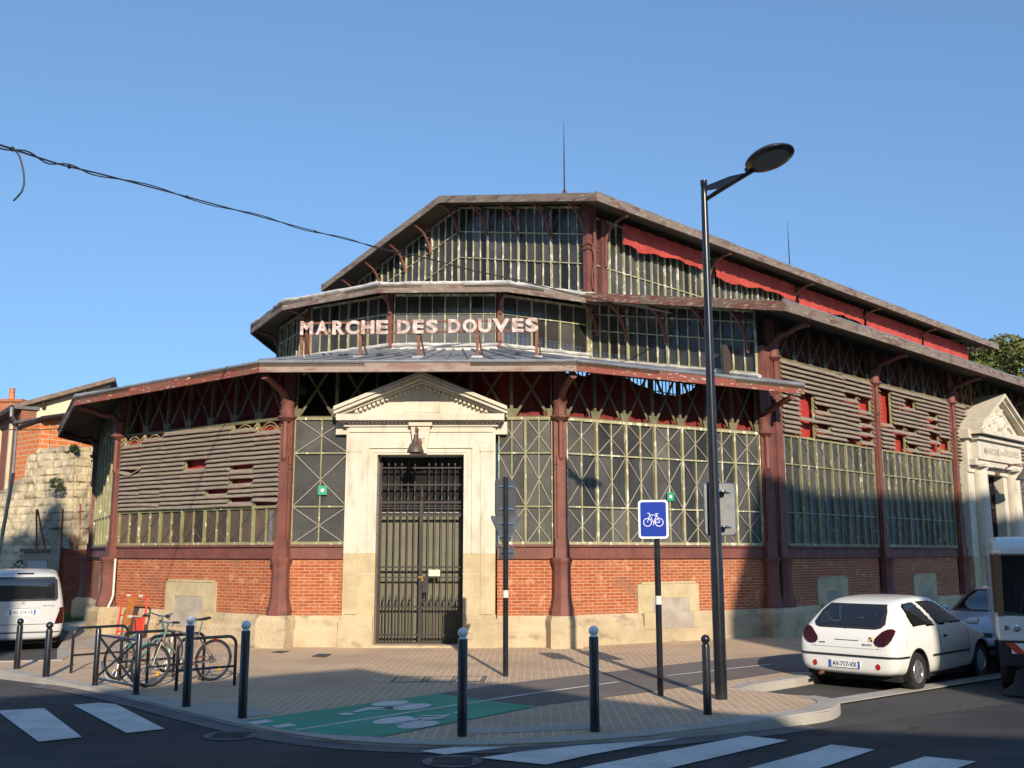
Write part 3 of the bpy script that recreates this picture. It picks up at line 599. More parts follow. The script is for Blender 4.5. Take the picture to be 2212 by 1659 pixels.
# the slat that has come loose, and the arched frieze over the louvres
m_ = MB(f0.P); m_.hexa([(.17, .03, 4.09), (.62, .03, 3.99), (.62, .14, 3.93), (.17, .14, 4.03)], [(.17, .03, 4.115), (.62, .03, 4.015), (.62, .14, 3.955), (.17, .14, 4.055)]); m_.hexa([(.62, .03, 3.99), (1.04, .03, 4.14), (1.04, .14, 4.08), (.62, .14, 3.93)], [(.62, .03, 4.015), (1.04, .03, 4.165), (1.04, .14, 4.105), (.62, .14, 3.955)]); tag(m_.build('louvre_slat', 'louvre', H), 'bent louvre slat hanging loose')
def frieze(f, s0, s1, zb, zt, npan):
    m = MB(f.P); w_ = (s1 - s0) / npan
    for i in range(npan):
        c = s0 + (i + .5) * w_
        for rr in (w_ * .36, w_ * .27):
            pts = [(c + rr * math.cos(t * math.pi / 12), .02, zb + rr * 1.0 * math.sin(t * math.pi / 12) * (zt - zb) / (w_ * .40)) for t in range(13)]
            m.tube(pts, .014, 5)
        m.bar((c - w_ / 2, .01, zt), (c - w_ * .2, .01, zb), .02, .02); m.bar((c + w_ / 2, .01, zt), (c + w_ * .2, .01, zb), .02, .02)
    m.build('arch_frieze', 'olive', H)
frieze(f0, .16, f0.L - .16, 4.66, 4.99, 7)
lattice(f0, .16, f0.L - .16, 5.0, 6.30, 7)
wavy(f0, .1, f0.L - .1, lambda s: 6.35, lambda s: 4.9, -.34, 'red_shaded'); wavy(f0, -.1, f0.L + .1, lambda s: 5.0, lambda s: 2.95, -.12, k=50)
window(fr[2], .15, fr[2].L - .15, SILL, 6.0, 7, (3.0,), False, g='olive', m='olive', mull=.1)
window(f1, .16, 1.38, SILL, WT, 1, (3.02, 4.21), True, sub=2); window(f1, 4.74, f1.L - .16, SILL, WT, 2, (3.02, 4.21), True, sub=1 + 1, g='glass')
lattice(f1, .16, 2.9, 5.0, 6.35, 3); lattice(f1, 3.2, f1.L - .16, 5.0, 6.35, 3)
wavy(f1, 3.4, f1.L - .1, lambda s: 6.35 - .12 * max(0, s - 5.3), lambda s: 4.98 + .03 * math.sin(s * 2), -.3, 'red_shaded')
MB(Fr(P3, P3 + aA).P).box(-.35, 1.9, -.9, -.85, 4.9, 7.4).build('dark_backing', 'roof_deck', H)  # added dark panels, standing in for the unlit interior behind the gaps
MB(f2.P).box(4.5, f2.L + .55, -.5, -.45, 5.0, 6.5).build('dark_backing', 'roof_deck', H)
MB(f1.P).box(.1, 3.4, -1.25, -1.2, 5.0, 6.4).build('dark_backing', 'roof_deck', H)
window(f2, .16, f2.L - .16, SILL, WT, 7, (3.02, 4.21), True, m='olive_pale')
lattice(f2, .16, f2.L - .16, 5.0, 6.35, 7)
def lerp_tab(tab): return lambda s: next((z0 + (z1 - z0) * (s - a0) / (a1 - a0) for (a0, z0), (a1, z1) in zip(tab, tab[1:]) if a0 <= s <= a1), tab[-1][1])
wavy(f2, .1, f2.L - .1, lerp_tab([(0, 6.02), (.45, 6.12), (.9, 6.08), (1.2, 6.2), (1.7, 6.2), (2.3, 6.06), (2.8, 5.90), (3.2, 5.82), (3.6, 5.82), (4.0, 5.96), (4.2, 6.15), (4.4, 6.4), (7, 6.4)]), lambda s: 5.0, -.28, 'red_shaded', k=60, amp=.045)
for i, p in enumerate(T1):
    if i == 0: continue
    out = (fr[i - 1].O + fr[min(i, 5)].O).normalized(); column(p, out, bz=5.80 if i > 3 else 5.68)
# white downpipe and green window stickers
m = MB(f0.P); m.tube([(.32, .16, 1.86), (.32, .16, .95), (.30, .2, .80), (.17, .26, .50), (.16, .24, -.02)], .028, 8); m.build('downpipe', 'white_paint', H, smooth=True)
def disc(f, s, d, z, r): return [(s + r * math.cos(t * .5236), d, z + r * math.sin(t * .5236)) for t in range(12)]
def notice(f, s, z, par):
    o = MB(f.P).box(s - .1, s + .1, .055, .06, z - .1, z + .1).build('window_notice', 'sticker_green', par); MB(f.P).hexa(disc(f, s, .0605, z, .042), disc(f, s, .063, z, .042)).build('disc', 'white_paint', o)
notice(f1, .83, 3.38, H); notice(f2, 3.05, 3.32, H)
# ---- annex roof
def roof_tier(pts_out, pts_in, zo, zi, fas_h, fm, seams=True, step=.55, zin_m='zinc', roll=True, fasmat=None):
    zo_ = zo if isinstance(zo, list) else [zo] * len(pts_out)
    D = MB(); Z = MB(); S_ = MB(); Fm = {}
    for i in range(len(pts_out) - 1):
        a_, b_ = pts_out[i], pts_out[i + 1]; c_, d_ = pts_in[i + 1], pts_in[i]; za, zb = zo_[i], zo_[i + 1]
        bot = [(a_.x, a_.y, za - .03), (b_.x, b_.y, zb - .03), (c_.x, c_.y, zi - .03), (d_.x, d_.y, zi - .03)]
        D.hexa([(x, y, z - .07) for x, y, z in bot], bot); Z.hexa([(x, y, z + .002) for x, y, z in bot], [(x, y, z + .03) for x, y, z in bot])
        k = max(2, int(round((b_ - a_).length / step)))
        for j in range(0, k + 1):
            if j == k and i < len(pts_out) - 2: continue
            t = j / k; p = Vector((*a_.lerp(b_, t), za + (zb - za) * t + .02)); q = Vector((*d_.lerp(c_, t), zi + .02)); rr = .035 if 0 < j < k else .06
            S_.tube([p, q], rr, 6)
        if roll: S_.tube([Vector((*a_, za + .005)), Vector((*b_, zb + .005))], .035, 6)
        fr_ = Fr(a_, b_); nb = 3; Fo = MB()
        for j in range(nb):
            s0, s1 = fr_.L * j / nb + (0 if j else -.0), fr_.L * (j + 1) / nb
            z0, z1 = za + (zb - za) * j / nb, za + (zb - za) * (j + 1) / nb; dd = .0 if j != 1 else .006; T = fr_.P
            Fo.hexa([tuple(T(s0, -.05, z0 - fas_h)), tuple(T(s1, -.05, z1 - fas_h)), tuple(T(s1, dd, z1 - fas_h)), tuple(T(s0, dd, z0 - fas_h))], [tuple(T(s0, -.05, z0)), tuple(T(s1, -.05, z1)), tuple(T(s1, dd, z1)), tuple(T(s0, dd, z0))])
        Fo.build('fascia_board', (fasmat[i] if fasmat else fm), H)
    r_ = D.build('roof_deck', 'soffit', H); z_ = Z.build('roof', zin_m, H); S_.build('seam', zin_m, z_, smooth=True); return z_
O1 = offset(T1, 1.22); zf = [5.88, 5.88, 5.80, 5.93, 6.06, 6.07, 6.10]
roof_tier(O1, T2, zf, 7.72, .22, 'fascia', fasmat=['fascia'] * 3 + ['fascia_red', 'fascia_pale', 'fascia_red'])
# ---- second tier apse
O2 = offset(T2, .93)
for i in range(6):
    f = Fr(T2[i], T2[i + 1]); dk = i == 4
    window(f, .09, f.L - .09, 7.86, 9.36, 4 if i in (2, 3, 4) else 3, (8.78,), False, sub=2, g='glass_dark', m='olive_pale', transom=.03, mull=.04)
    if dk: MB(f.P).face([(.1, -.004, 7.9), (f.L - .1, -.004, 7.9), (f.L - .1, -.004, 8.76), (.1, -.004, 8.76)]).build('pale_glass', 'glass_pale', H, recalc=False)
    if i == 5: MB(f.P).box(f.L - .1, f.L + .12, -.2, .05, 7.6, 9.4).build('corner_post', 'olive', H)
    MB(f.P).box(.0, f.L, -.1, .04, 7.6, 7.86).build('flashing', 'lead_white', H)
    MB(f.P).tube([(x * f.L / 12, .06 + rnd.uniform(-.02, .03), 7.86 + rnd.uniform(-.02, .03)) for x in range(13)], .05, 6).build('flashing', 'lead_white', H, smooth=True)
for i, p in enumerate(T2):
    if i in (0, 6): continue
    O_ = (Fr(T2[i - 1], T2[i]).O + Fr(T2[i], T2[i + 1]).O).normalized(); X_ = Vector((-O_.y, O_.x))
    def T(s, d, z, p=p, O_=O_, X_=X_): q = p + X_ * s + O_ * d; return Vector((q.x, q.y, z))
    m = MB(T); m.box(-.07, .07, -.08, .10, 7.8, 8.9); m.box(-.05, .05, -.08, .04, 8.9, 9.4); o = m.build('column', 'red_iron', H)
    MB(T).tube([(0, .1, 8.75), (0, .13, 8.9), (0, .22, 9.03), (0, .42, 9.13), (0, .75, 9.18)], [.06, .055, .05, .05, .055], 7).build('bracket', 'red_iron', o, smooth=True)
roof_tier(O2, [C0.copy() + (p - C0) * .02 for p in T2], [9.34, 9.34, 9.34, 9.36, 9.40, 9.42, 9.45], 11.05, .24, 'fascia_grey', step=.7, roll=False)
m = MB()
for a_, b_, za, zb in zip(O2, O2[1:], [9.34, 9.34, 9.34, 9.36, 9.40, 9.42], [9.34, 9.34, 9.36, 9.40, 9.42, 9.45]):
    k = 14; rg = []
    for j in range(k + 1):
        p = a_.lerp(b_, j / k); p = p + (C0 - p).normalized() * (.03 + rnd.uniform(-.02, .04)); rg.append((p.x, p.y, za + (zb - za) * j / k + .035 + rnd.uniform(-.01, .03)))
    m.tube(rg, .05, 6)
m.build('flashing', 'lead_white', H, smooth=True)
# ---- aisle end wall (raked) on the right, mirrored on the left
def zr_a(nn): return 9.45 - .2228 * (nn - 6.92)     # top of aisle rake
def zr_n(nn): return 14.24 - .252 * abs(nn)          # top of nave rake
fe = Fr(C0 - nA * 12, C0 + nA * 12)                  # frame of the gable plane, s = nn + 12
sh = lambda fn: (lambda s: fn(s - 12))
zs = lambda nn: 7.76 - .213 * (nn - 6)
window(fe, 18.07, 23.72, sh(zs), sh(lambda q: zr_a(q) - .14), 4, (sh(lambda q: zs(q) + .87), sh(lambda q: zs(q) + 1.37)), False, sub=4, g='glass_dark', m='olive_pale', transom=.03, mull=.055)
window(fe, .28, 5.93, sh(lambda q: zs(-q)), sh(lambda q: zr_a(-q) - .14), 4, (sh(lambda q: zs(-q) + .87),), False, sub=4, g='glass_dark', m='olive_pale', transom=.03, mull=.055)
MB(fe.P).hexa([(18, -.1, 7.3), (23.8, -.1, 6.1), (23.8, .05, 6.1), (18, .05, 7.3)], [(18, -.1, zs(6)), (23.8, -.1, zs(11.8)), (23.8, .05, zs(11.8)), (18, .05, zs(6))]).build('flashing', 'lead_white', H)
MB(fe.P).tube([(18 + x * 5.8 / 20, .07, zs(6 + x * 5.8 / 20) - .02 + rnd.uniform(-.015, .02)) for x in range(21)], .045, 6).build('flashing', 'lead_white', H, smooth=True)
# ---- nave gable
zn = lambda nn: 10.0
window(fe, 6.06, 17.94, sh(lambda q: 9.9), sh(lambda q: zr_n(q) - .18), 8, (sh(lambda q: zr_n(q) - 1.08), sh(lambda q: zr_n(q) - 2.02)), False, sub=4, g='glass_dark', m='olive_pale', transom=.03, mull=.055)
def rake(nn0, nn1, zf_, al0, al1, fas, th=.25):
    "roof plane strip between nn0..nn1, from al0 to al1; rake boards at the near end"
    a_, b_ = min(nn0, nn1), max(nn0, nn1)
    bot = [HP(a_, al0, zf_(a_) - .05), HP(b_, al0, zf_(b_) - .05), HP(b_, al1, zf_(b_) - .05), HP(a_, al1, zf_(a_) - .05)]
    dk = MB().hexa([tuple(p - Vector((0, 0, .06))) for p in bot], [tuple(p) for p in bot]).build('roof_deck', 'soffit', H)
    r_ = MB().hexa([tuple(p + Vector((0, 0, .002))) for p in bot], [tuple(p + Vector((0, 0, .04))) for p in bot]).build('roof', 'zinc', H)
    for al in (al0, al1):
        s_ = -1 if al == al0 else 1; m = MB(); nb = max(1, int((b_ - a_) / 2.4))
        for j in range(nb):
            q0 = a_ + (b_ - a_) * j / nb; q1 = a_ + (b_ - a_) * (j + 1) / nb; ex = .004 * (j % 2)
            m.hexa([tuple(HP(q0, al, zf_(q0) - th)), tuple(HP(q1, al, zf_(q1) - th)), tuple(HP(q1, al + s_ * (.05 + ex), zf_(q1) - th)), tuple(HP(q0, al + s_ * (.05 + ex), zf_(q0) - th))], [tuple(HP(q0, al, zf_(q0))), tuple(HP(q1, al, zf_(q1))), tuple(HP(q1, al + s_ * (.05 + ex), zf_(q1))), tuple(HP(q0, al + s_ * (.05 + ex), zf_(q0)))])
        m.build('fascia_board', fas, H)
    return r_
NL = 28.6
rake(0, 7.12, zr_n, -.9, NL + 1.6, 'fascia_grey'); rake(-7.12, 0, zr_n, -.9, NL + 1.6, 'fascia_grey')
rake(6.0, 13.08, zr_a, -.9, NL + .4, 'fascia'); rake(-13.08, -6.0, lambda q: zr_a(-q), -.9, NL + .4, 'fascia')
def eave(nn, z, al0, al1, h, m_, nb=9, flash=True):
    s_ = 1 if nn > 0 else -1; m = MB(); f = MB(); pts = []
    for j in range(nb):
        q0 = al0 + (al1 - al0) * j / nb; q1 = al0 + (al1 - al0) * (j + 1) / nb; ex = .006 * (j % 2)
        m.hexa([tuple(HP(nn, q0, z - h)), tuple(HP(nn, q1, z - h)), tuple(HP(nn + s_ * (.05 + ex), q1, z - h)), tuple(HP(nn + s_ * (.05 + ex), q0, z - h))], [tuple(HP(nn, q0, z)), tuple(HP(nn, q1, z)), tuple(HP(nn + s_ * (.05 + ex), q1, z)), tuple(HP(nn + s_ * (.05 + ex), q0, z))])
    m.build('fascia_board', m_, H)
    k = int((al1 - al0) / .5); MB().tube([HP(nn + s_ * .02, al0 + (al1 - al0) * j / k, z + .015 + rnd.uniform(-.01, .014)) for j in range(k + 1)], .035, 6).build('roof_edge', 'zinc', H, smooth=True)
for s_ in (1, -1):
    eave(s_ * 7.12, zr_n(7.12), -.95, NL + 1.6, .25, 'fascia_grey'); eave(s_ * 13.08, zr_a(13.08), -.95, NL + .4, .25, 'fascia_grey')
# curved brackets with rings under the gable rakes
def gable_bracket(nn, zt, drop, al_out=.82, ring=True):
    m = MB(); z1 = zt - .3
    pts = [HP(nn, -.06, z1 - drop), HP(nn, -.12, z1 - drop * .72), HP(nn, -.26, z1 - drop * .42), HP(nn, -.46, z1 - drop * .18), HP(nn, -al_out, z1 + .02)]
    m.tube(pts, [.055, .05, .045, .042, .05], 6); m.bar(HP(nn, 0, z1 + .02), HP(nn, -al_out, z1 + .02), .05, .05)
    if ring: m.torus(HP(nn, -.24, z1 - .2), .15, .018, (nA.x, nA.y, 0), 20, 6)
    m.build('bracket', 'red_iron', H, smooth=True)
for k in range(-4, 5): gable_bracket(k * 1.485, zr_n(k * 1.485), .92)
for k in range(0, 5): gable_bracket(6.07 + k * 1.41 + (.3 if k == 0 else 0) - (.2 if k == 4 else 0), zr_a(6.07 + k * 1.41), .95)
# ---- nave clerestory, right side (sheeted) and left side (open bars)
fn = Fr(C0 + nA * 6, C0 + nA * 6 + aA * 30)
window(fn, .25, 17.3, 9.7, 12.28, 24, (10.73,), False, sub=2, g='glass_dark', m='olive_pale', transom=.03, mull=.05)
MB(fn.P).box(17.3, NL, -.1, -.02, 9.5, 12.3).build('clerestory_wall', 'red_tarp', H)
hb = lambda s: 11.54 - .10 * math.sin(s * 1.1) + .03 * math.sin(s * 5)
for a_, b_ in ((1.3, 5.6), (6.35, 11.7), (11.95, 17.3), (17.5, 23.0), (23.1, 28.4)):
    wavy(fn, a_, b_, lambda s: 12.22, (lambda s: hb(s) if s > 2 else hb(s) + .1) if a_ < 12 else (lambda s: 9.6), .32, 'red_tarp', 'red_tarpaulin', 34, .02)
fl = Fr(C0 - nA * 6 + aA * 30, C0 - nA * 6)
mb = MB(fl.P)
for k in range(100): mb.box(k * .3, k * .3 + .04, -.02, .03, 9.6, 12.3)
for z in (10.3, 11.0, 11.7): mb.box(0, 30, -.02, .03, z, z + .04)
mb.build('clerestory_bars', 'rust_iron', H)
for k in range(6):
    al = .62 + 5.56 * k
    def T(s, d, z, al=al): return HP(6 + d, al + s, z)
    m = MB(T); m.box(-.12, .12, -.06, .12, 9.5, 12.25); o = m.build('column', 'red_iron', H)
    MB(T).tube([(0, .16, 10.7), (0, .17, 11.5), (0, .24, 11.75), (0, .45, 11.98), (0, .75, 12.1), (0, 1.05, 12.14)], [.04, .05, .05, .05, .045, .05], 7).build('bracket', 'red_iron' if k == 0 else 'rust_iron', o, smooth=True)
m = MB(lambda s, d, z: HP(6 + d, s, z)); m.box(-.14, .30, -.1, .08, 9.4, 12.6); m.tube([(.1, .16, 9.5), (.1, .16, 12.1)], .05, 8); m.build('corner_column', 'red_iron', H)
# cables tied round the nave corner column
m = MB(lambda s, d, z: HP(6 + d, s, z)); 
for z in (11.15, 11.3): m.tube([(-.2, -.1, z), (-.22, .14, z + .03), (.34, .14, z - .02), (.34, -.1, z)], .02, 5)
m.tube([(.0, .15, 11.3), (.05, .2, 10.8), (-.05, .17, 10.3), (.02, .16, 9.9)], .018, 5); m.build('cable_tie', 'rust_iron', H)
# ---- long wall A
fA = Fr(P3, P3 + aA * 60)
masonry(fA, .95, 5.95); surround(fA, 2.3, 3.95, 2.75, 3.6); masonry(fA, 6.5, 11.55); surround(fA, 8.1, 9.7, 8.55, 9.35)
m = MB(fA.P); m.box(.05, .90, -.28, .05, .6, 7.3); m.box(.12, .20, .05, .09, 2.2, 6.9); m.box(.72, .80, .05, .09, 2.2, 6.9); m.build('corner_pier', 'red_iron', H)
MB(fA.P).box(.0, 1.0, -.28, .3, -.3, .62).build('pedestal', 'stone_plinth', H)
window(fA, .92, 5.98, SILL, 5.08, 6, (3.04, 4.30), True, g='glass', brace='rod_dark'); window(fA, 6.5, 11.55, SILL, 5.08, 6, (3.04, 4.30), True, g='glass', brace='rod_dark')
louvres(fA, .92, 5.98, 5.10, 7.05, 6, .13, dep=.15, missing=[(1, 5.15, 5.55), (1, 5.68, 6.3), (2, 5.86, 6.0), (2, 5.34, 5.5), (4, 6.42, 6.56), (4, 5.3, 5.4), (4, 5.05, 5.18), (5, 6.2, 6.5), (5, 5.72, 5.86), (5, 5.46, 5.6), (5, 5.18, 5.3)])
louvres(fA, 6.5, 11.55, 5.10, 7.05, 6, .13, dep=.15, missing=[(0, 5.86, 6.9), (1, 5.74, 5.86), (1, 5.1, 5.62), (2, 6.5, 6.8), (2, 5.74, 5.86), (2, 5.2, 5.35), (4, 6.42, 6.5), (4, 6.1, 6.3), (4, 5.6, 5.84), (4, 5.2, 5.5), (5, 5.4, 5.8)])
wavy(fA, .9, 12.7, lambda s: 7.05, lambda s: 5.05, -.16, k=70); wavy(fA, .9, 13.0, lambda s: 8.1, lambda s: 7.0, -.24, 'red_shaded', k=70)
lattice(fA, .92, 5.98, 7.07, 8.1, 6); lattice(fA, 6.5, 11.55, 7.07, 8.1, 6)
for k, t in enumerate((.55, 6.22, 11.82, 17.5, 23.1)):
    column(fA.A + fA.X * t, fA.O, z1=7.03, bz=7.78, bt=1.1)
for s0, s1 in ((12.1, 13.0), (16.3, 17.2), (17.8, 22.8), (23.4, 28.6)):
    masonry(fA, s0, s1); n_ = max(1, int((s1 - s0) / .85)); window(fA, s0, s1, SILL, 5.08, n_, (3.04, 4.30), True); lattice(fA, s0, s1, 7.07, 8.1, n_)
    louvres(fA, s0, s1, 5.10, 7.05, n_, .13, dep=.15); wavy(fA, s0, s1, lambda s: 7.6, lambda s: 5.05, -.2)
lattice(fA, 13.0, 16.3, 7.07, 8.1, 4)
MB(fA.P).box(13.0, 16.3, -.35, -.25, 4.5, 7.6).build('upper_wall', 'red_sheet', H)
# ---- far walls, so that nothing is open behind
fB = Fr(C0 - nA * 11.8 + aA * NL, C0 - nA * 11.8)
masonry(fB, 0, NL); window(fB, .1, NL - .1, SILL, 8.2, 30, (3.04, 4.3, 6.2), False)
fD = Fr(C0 + nA * 11.8 + aA * NL, C0 - nA * 11.8 + aA * NL)
masonry(fD, 0, 23.6)
window(fD, 0, 5.75, SILL, lambda s: 8.2 + .21 * s, 6, (3.04, 4.3, 6.2), False); window(fD, 17.85, 23.6, SILL, lambda s: 8.2 + .21 * (23.6 - s), 6, (3.04, 4.3, 6.2), False)
window(fD, 5.8, 17.8, SILL, lambda s: zr_n(s - 11.8) - .2, 12, (3.04, 4.3, 6.2, 9), False)
o = poly_sheet('floor', [tuple(p) for p in T1] + [tuple(HP(11.8, NL, 0)[:2]), tuple(HP(-11.8, NL, 0)[:2])], .02, 'concrete', None)
structure(o)
# inner columns and trusses seen through the gaps
m = MB()
for k in range(1, 6):
    for s_ in (-1, 1): m.tube([HP(6 * s_, 5.56 * k, 0), HP(6 * s_, 5.56 * k, 9.6)], .12, 8)
    for s_ in (-1, 1): m.bar(HP(0, 5.56 * k, 13.8), HP(6 * s_, 5.56 * k, 12.3), .1, .16); 
    m.bar(HP(-6, 5.56 * k, 12.2), HP(6, 5.56 * k, 12.2), .08, .12)
m.build('inner_frame', 'rust_iron', H)
# ================================================================== stone doorway of the annex
def boxm(name, m, T, boxes, par=None, **k):
    mb = MB(T)
    for b_ in boxes: mb.box(*b_)
    return mb.build(name, m, par, **k)
sc = 3.02; f = f1
por = boxm('stone_doorway', 'stone_clean', f.P, [(1.36, 2.06, -.42, .20, 2.0, 4.16), (3.98, 4.68, -.42, .20, 2.0, 4.16), (1.36, 4.68, -.42, .20, 4.16, 4.78),
    (1.42, 1.68, .20, .225, 2.0, 4.3), (4.36, 4.62, .20, .225, 2.0, 4.3), (1.40, 1.70, .20, .24, 4.22, 4.34), (4.34, 4.64, .20, .24, 4.22, 4.34),
    (1.42, 4.62, .20, .23, 4.66, 4.78), (1.30, 4.74, -.42, .27, 4.78, 4.83), (1.16, 4.88, -.3, .47, 4.90, 5.04), (1.26, 4.78, -.3, .36, 4.86, 4.90),
    (1.10, 1.36, -.3, .12, 4.62, 4.90), (4.68, 4.94, -.3, .12, 4.62, 4.90)], H)
MB(f.P).prism([(-.1, 5.04), (.1, 5.04), (.1, 5.05), (-.1, 5.05)], 2, 3, 0)
m = MB(f.P); m.hexa([(1.3, -.3, 5.04), (4.74, -.3, 5.04), (4.74, .12, 5.04), (1.3, .12, 5.04)], [(2.95, -.3, 5.86), (3.09, -.3, 5.86), (3.09, .12, 5.86), (2.95, .12, 5.86)]); m.box(2.6, 3.44, .12, .135, 5.12, 5.38); m.build('pediment', 'stone_clean', por)
m = MB(f.P)
for s_ in (-1, 1):
    for (dy0, dy1, o0, o1) in ((-.3, .48, .14, .22), (-.3, .42, .06, .14), (-.3, .30, 0, .06)):
        a_ = (sc + s_ * 1.92, 4.99); b_ = (sc, 5.74); q = [(a_[0], a_[1] + o0), (b_[0], b_[1] + o0 + .03), (b_[0], b_[1] + o1 + .04), (a_[0], a_[1] + o1)]
        m.hexa([(x, dy0, z) for x, z in q], [(x, dy1, z) for x, z in q])
m.build('raking_cornice', 'stone_clean', por)
m = MB(f.P); m.box(1.38, 4.66, .15, .205, 4.80, 4.87)
for k in range(38):
    s = 1.40 + k * .0875
    if 2.78 < s < 3.2: continue
    m.box(s, s + .05, .2, .32, 4.83, 4.895)
for s_ in (-1, 1):
    for k in range(15):
        t = (k + .5) / 15.5; x = sc + s_ * (1.5 * (1 - t)); z = 5.09 + .62 * t; m.box(x - .03, x + .03, .1, .24, z - .01, z + .065)
m.build('dentils', 'stone_clean', por)
m = MB(f.P); m.hexa([(2.88, .2, 4.18), (3.16, .2, 4.18), (3.16, .30, 4.18), (2.88, .30, 4.18)], [(2.80, .2, 4.80), (3.24, .2, 4.80), (3.24, .34, 4.80), (2.80, .34, 4.80)]); m.box(2.76, 3.28, .2, .38, 4.78, 4.86); m.box(2.92, 3.12, .3, .345, 4.5, 4.62); m.build('keystone', 'stone_clean', por)
m = MB(f.P)
for k in (0, 1):
    o_ = .12 * k
    m.box(1.86 + o_ * .8, 1.88 + o_ * .8, .2, .235 - .02 * k, 2.0, 4.32 - o_ * .8); m.box(4.16 - o_ * .8, 4.18 - o_ * .8, .2, .235 - .02 * k, 2.0, 4.32 - o_ * .8); m.box(1.88 + o_ * .8, 2.86, .2, .235 - .02 * k, 4.30 - o_ * .8, 4.32 - o_ * .8); m.box(3.18, 4.16 - o_ * .8, .2, .235 - .02 * k, 4.30 - o_ * .8, 4.32 - o_ * .8)
m.build('architrave', 'stone_clean', por)
boxm('door_jamb', 'stone_yellow', f.P, [(1.36, 2.06, -.42, .20, -.2, 2.0), (1.42, 1.68, .2, .225, .7, 2.0)], por); boxm('door_jamb', 'stone_yellow', f.P, [(3.98, 4.68, -.42, .20, -.2, 2.0), (4.36, 4.62, .2, .225, .7, 2.0)], por)
boxm('door_plinth', 'stone_plinth', f.P, [(1.30, 2.04, -.2, .29, -.2, .60), (4.0, 4.74, -.2, .29, -.2, .60), (1.34, 2.05, -.2, .25, .6, .68), (3.99, 4.70, -.2, .25, .6, .68), (2.04, 4.0, -.42, .3, -.2, .05)], por)
# courses of the ashlar: fine joints as thin strips of darker stone
m = MB(f.P)
for z in (2.42, 2.85, 3.28, 3.72): m.box(1.355, 2.07, -.1, .2012, z, z + .008); m.box(3.97, 4.685, -.1, .2012, z, z + .008)
for z in (1.1, 1.55): m.box(1.355, 2.07, -.1, .2012, z, z + .01); m.box(3.97, 4.685, -.1, .2012, z, z + .01)
for s in (2.35, 3.7): m.box(s, s + .006, -.1, .2012, 4.33, 4.7)
m.build('stone_joint', 'stone', por)
# boarded door and iron gate
do = boxm('door', 'door_board', f.P, [(2.06, 3.98, -.50, -.44, .05, 2.84)] + [(2.10 + k * .155, 2.11 + k * .155, -.44, -.436, .05, 2.84) for k in range(12)], por)
boxm('rail', 'white_paint', f.P, [(2.08, 2.96, -.44, -.42, 2.86, 2.93), (3.05, 3.96, -.44, -.42, 2.86, 2.93)], do)
fl_ = boxm('fanlight', 'glass_dark', f.P, [(2.06, 3.98, -.46, -.455, 2.94, 4.16)], por); boxm('curtain', 'rust_gate', f.P, [(2.06, 3.98, -.62, -.60, 2.94, 4.16)], fl_)
ga = boxm('gate', 'dark_iron', f.P, [(2.06, 2.11, -.22, -.14, .05, 4.1), (3.93, 3.98, -.22, -.14, .05, 4.1), (2.985, 3.055, -.2, -.12, .05, 3.2)] +
    [(2.1, 3.94, -.2, -.155, z, z + h) for z, h in ((.05, .04), (.22, .035), (.82, .035), (1.46, .025), (1.68, .035), (2.81, .045), (2.97, .03), (3.03, .02), (3.10, .045), (3.50, .03), (3.88, .03))], por)
m = MB(f.P)
def spike(s, z0, z1, up=1, r=.011, d=-.178):
    m.box(s - r, s + r, d - r, d + r, min(z0, z1), max(z0, z1)); m.lathe([(.016, 0), (.024, .03 * up), (.004, .16 * up), (0, .162 * up)] if up > 0 else [(0, -.162), (.004, -.16), (.024, -.03), (.016, 0)], (s, d, z1 if up > 0 else z0), 6)
for s in [2.12 + k * .148 for k in range(6)] + [3.18 + k * .146 for k in range(6)]:
    spike(s, .07, 3.14); spike(s, 3.42, 3.95, -1); spike(s, 3.6, 3.93, 1)
for s in [2.195 + k * .148 for k in range(5)] + [3.107 + k * .146 for k in range(6)]: spike(s, .07, .95, r=.009)
m.lathe([(.05, 0), (.06, .1), (.006, .36), (0, .362)], (3.02, -.16, 3.15), 8)
m.build('gate_bar', 'dark_iron', ga)
boxm('lock_case', 'dark_iron', f.P, [(3.07, 3.2, -.15, -.08, 1.15, 1.46)], ga)
boxm('padlock', 'brass', f.P, [(3.05, 3.09, -.12, -.07, 1.39, 1.46), (2.98, 3.07, -.115, -.085, 1.46, 1.50)], ga)
o = boxm('paper_notice', 'paper', f.P, [(3.20, 3.45, -.14, -.136, 1.5, 1.64)], None); tag(o, 'yellowed paper notice taped to the iron gate', 'notice')
# ================================================================== large portal in the long wall
sA = 14.65; f = fA
pB = boxm('stone_portal', 'stone_clean', f.P, [(sA - 2.3, sA - .92, -.3, .22, .9, 4.72), (sA + .92, sA + 2.3, -.3, .22, .9, 4.72), (sA - 2.25, sA + 2.25, -.3, .5, 4.95, 5.15), (sA - 2.3, sA + 2.3, -.3, .28, 4.72, 5.9),
    (sA - 2.05, sA + 2.05, .2, .58, 5.15, 5.28), (sA - 2.0, sA + 2.0, .2, .54, 5.28, 5.82), (sA - 2.12, sA + 2.12, .1, .66, 5.82, 5.94), (sA - 2.28, sA + 2.28, -.3, .84, 5.99, 6.16), (sA - 2.45, sA - 2.1, -.3, .42, 5.85, 6.16)], H)
m = MB(f.P)
for (o0, o1, d0, d1) in ((.0, .10, -.3, .74), (.10, .2, -.3, .86)):
    for s_ in (-1, 1):
        q = [(sA + s_ * 2.28, 6.14 + o0), (sA, 7.35 + o0), (sA, 7.35 + o1 + .02), (sA + s_ * 2.28, 6.14 + o1)]; m.hexa([(x, d0, z) for x, z in q], [(x, d1, z) for x, z in q])
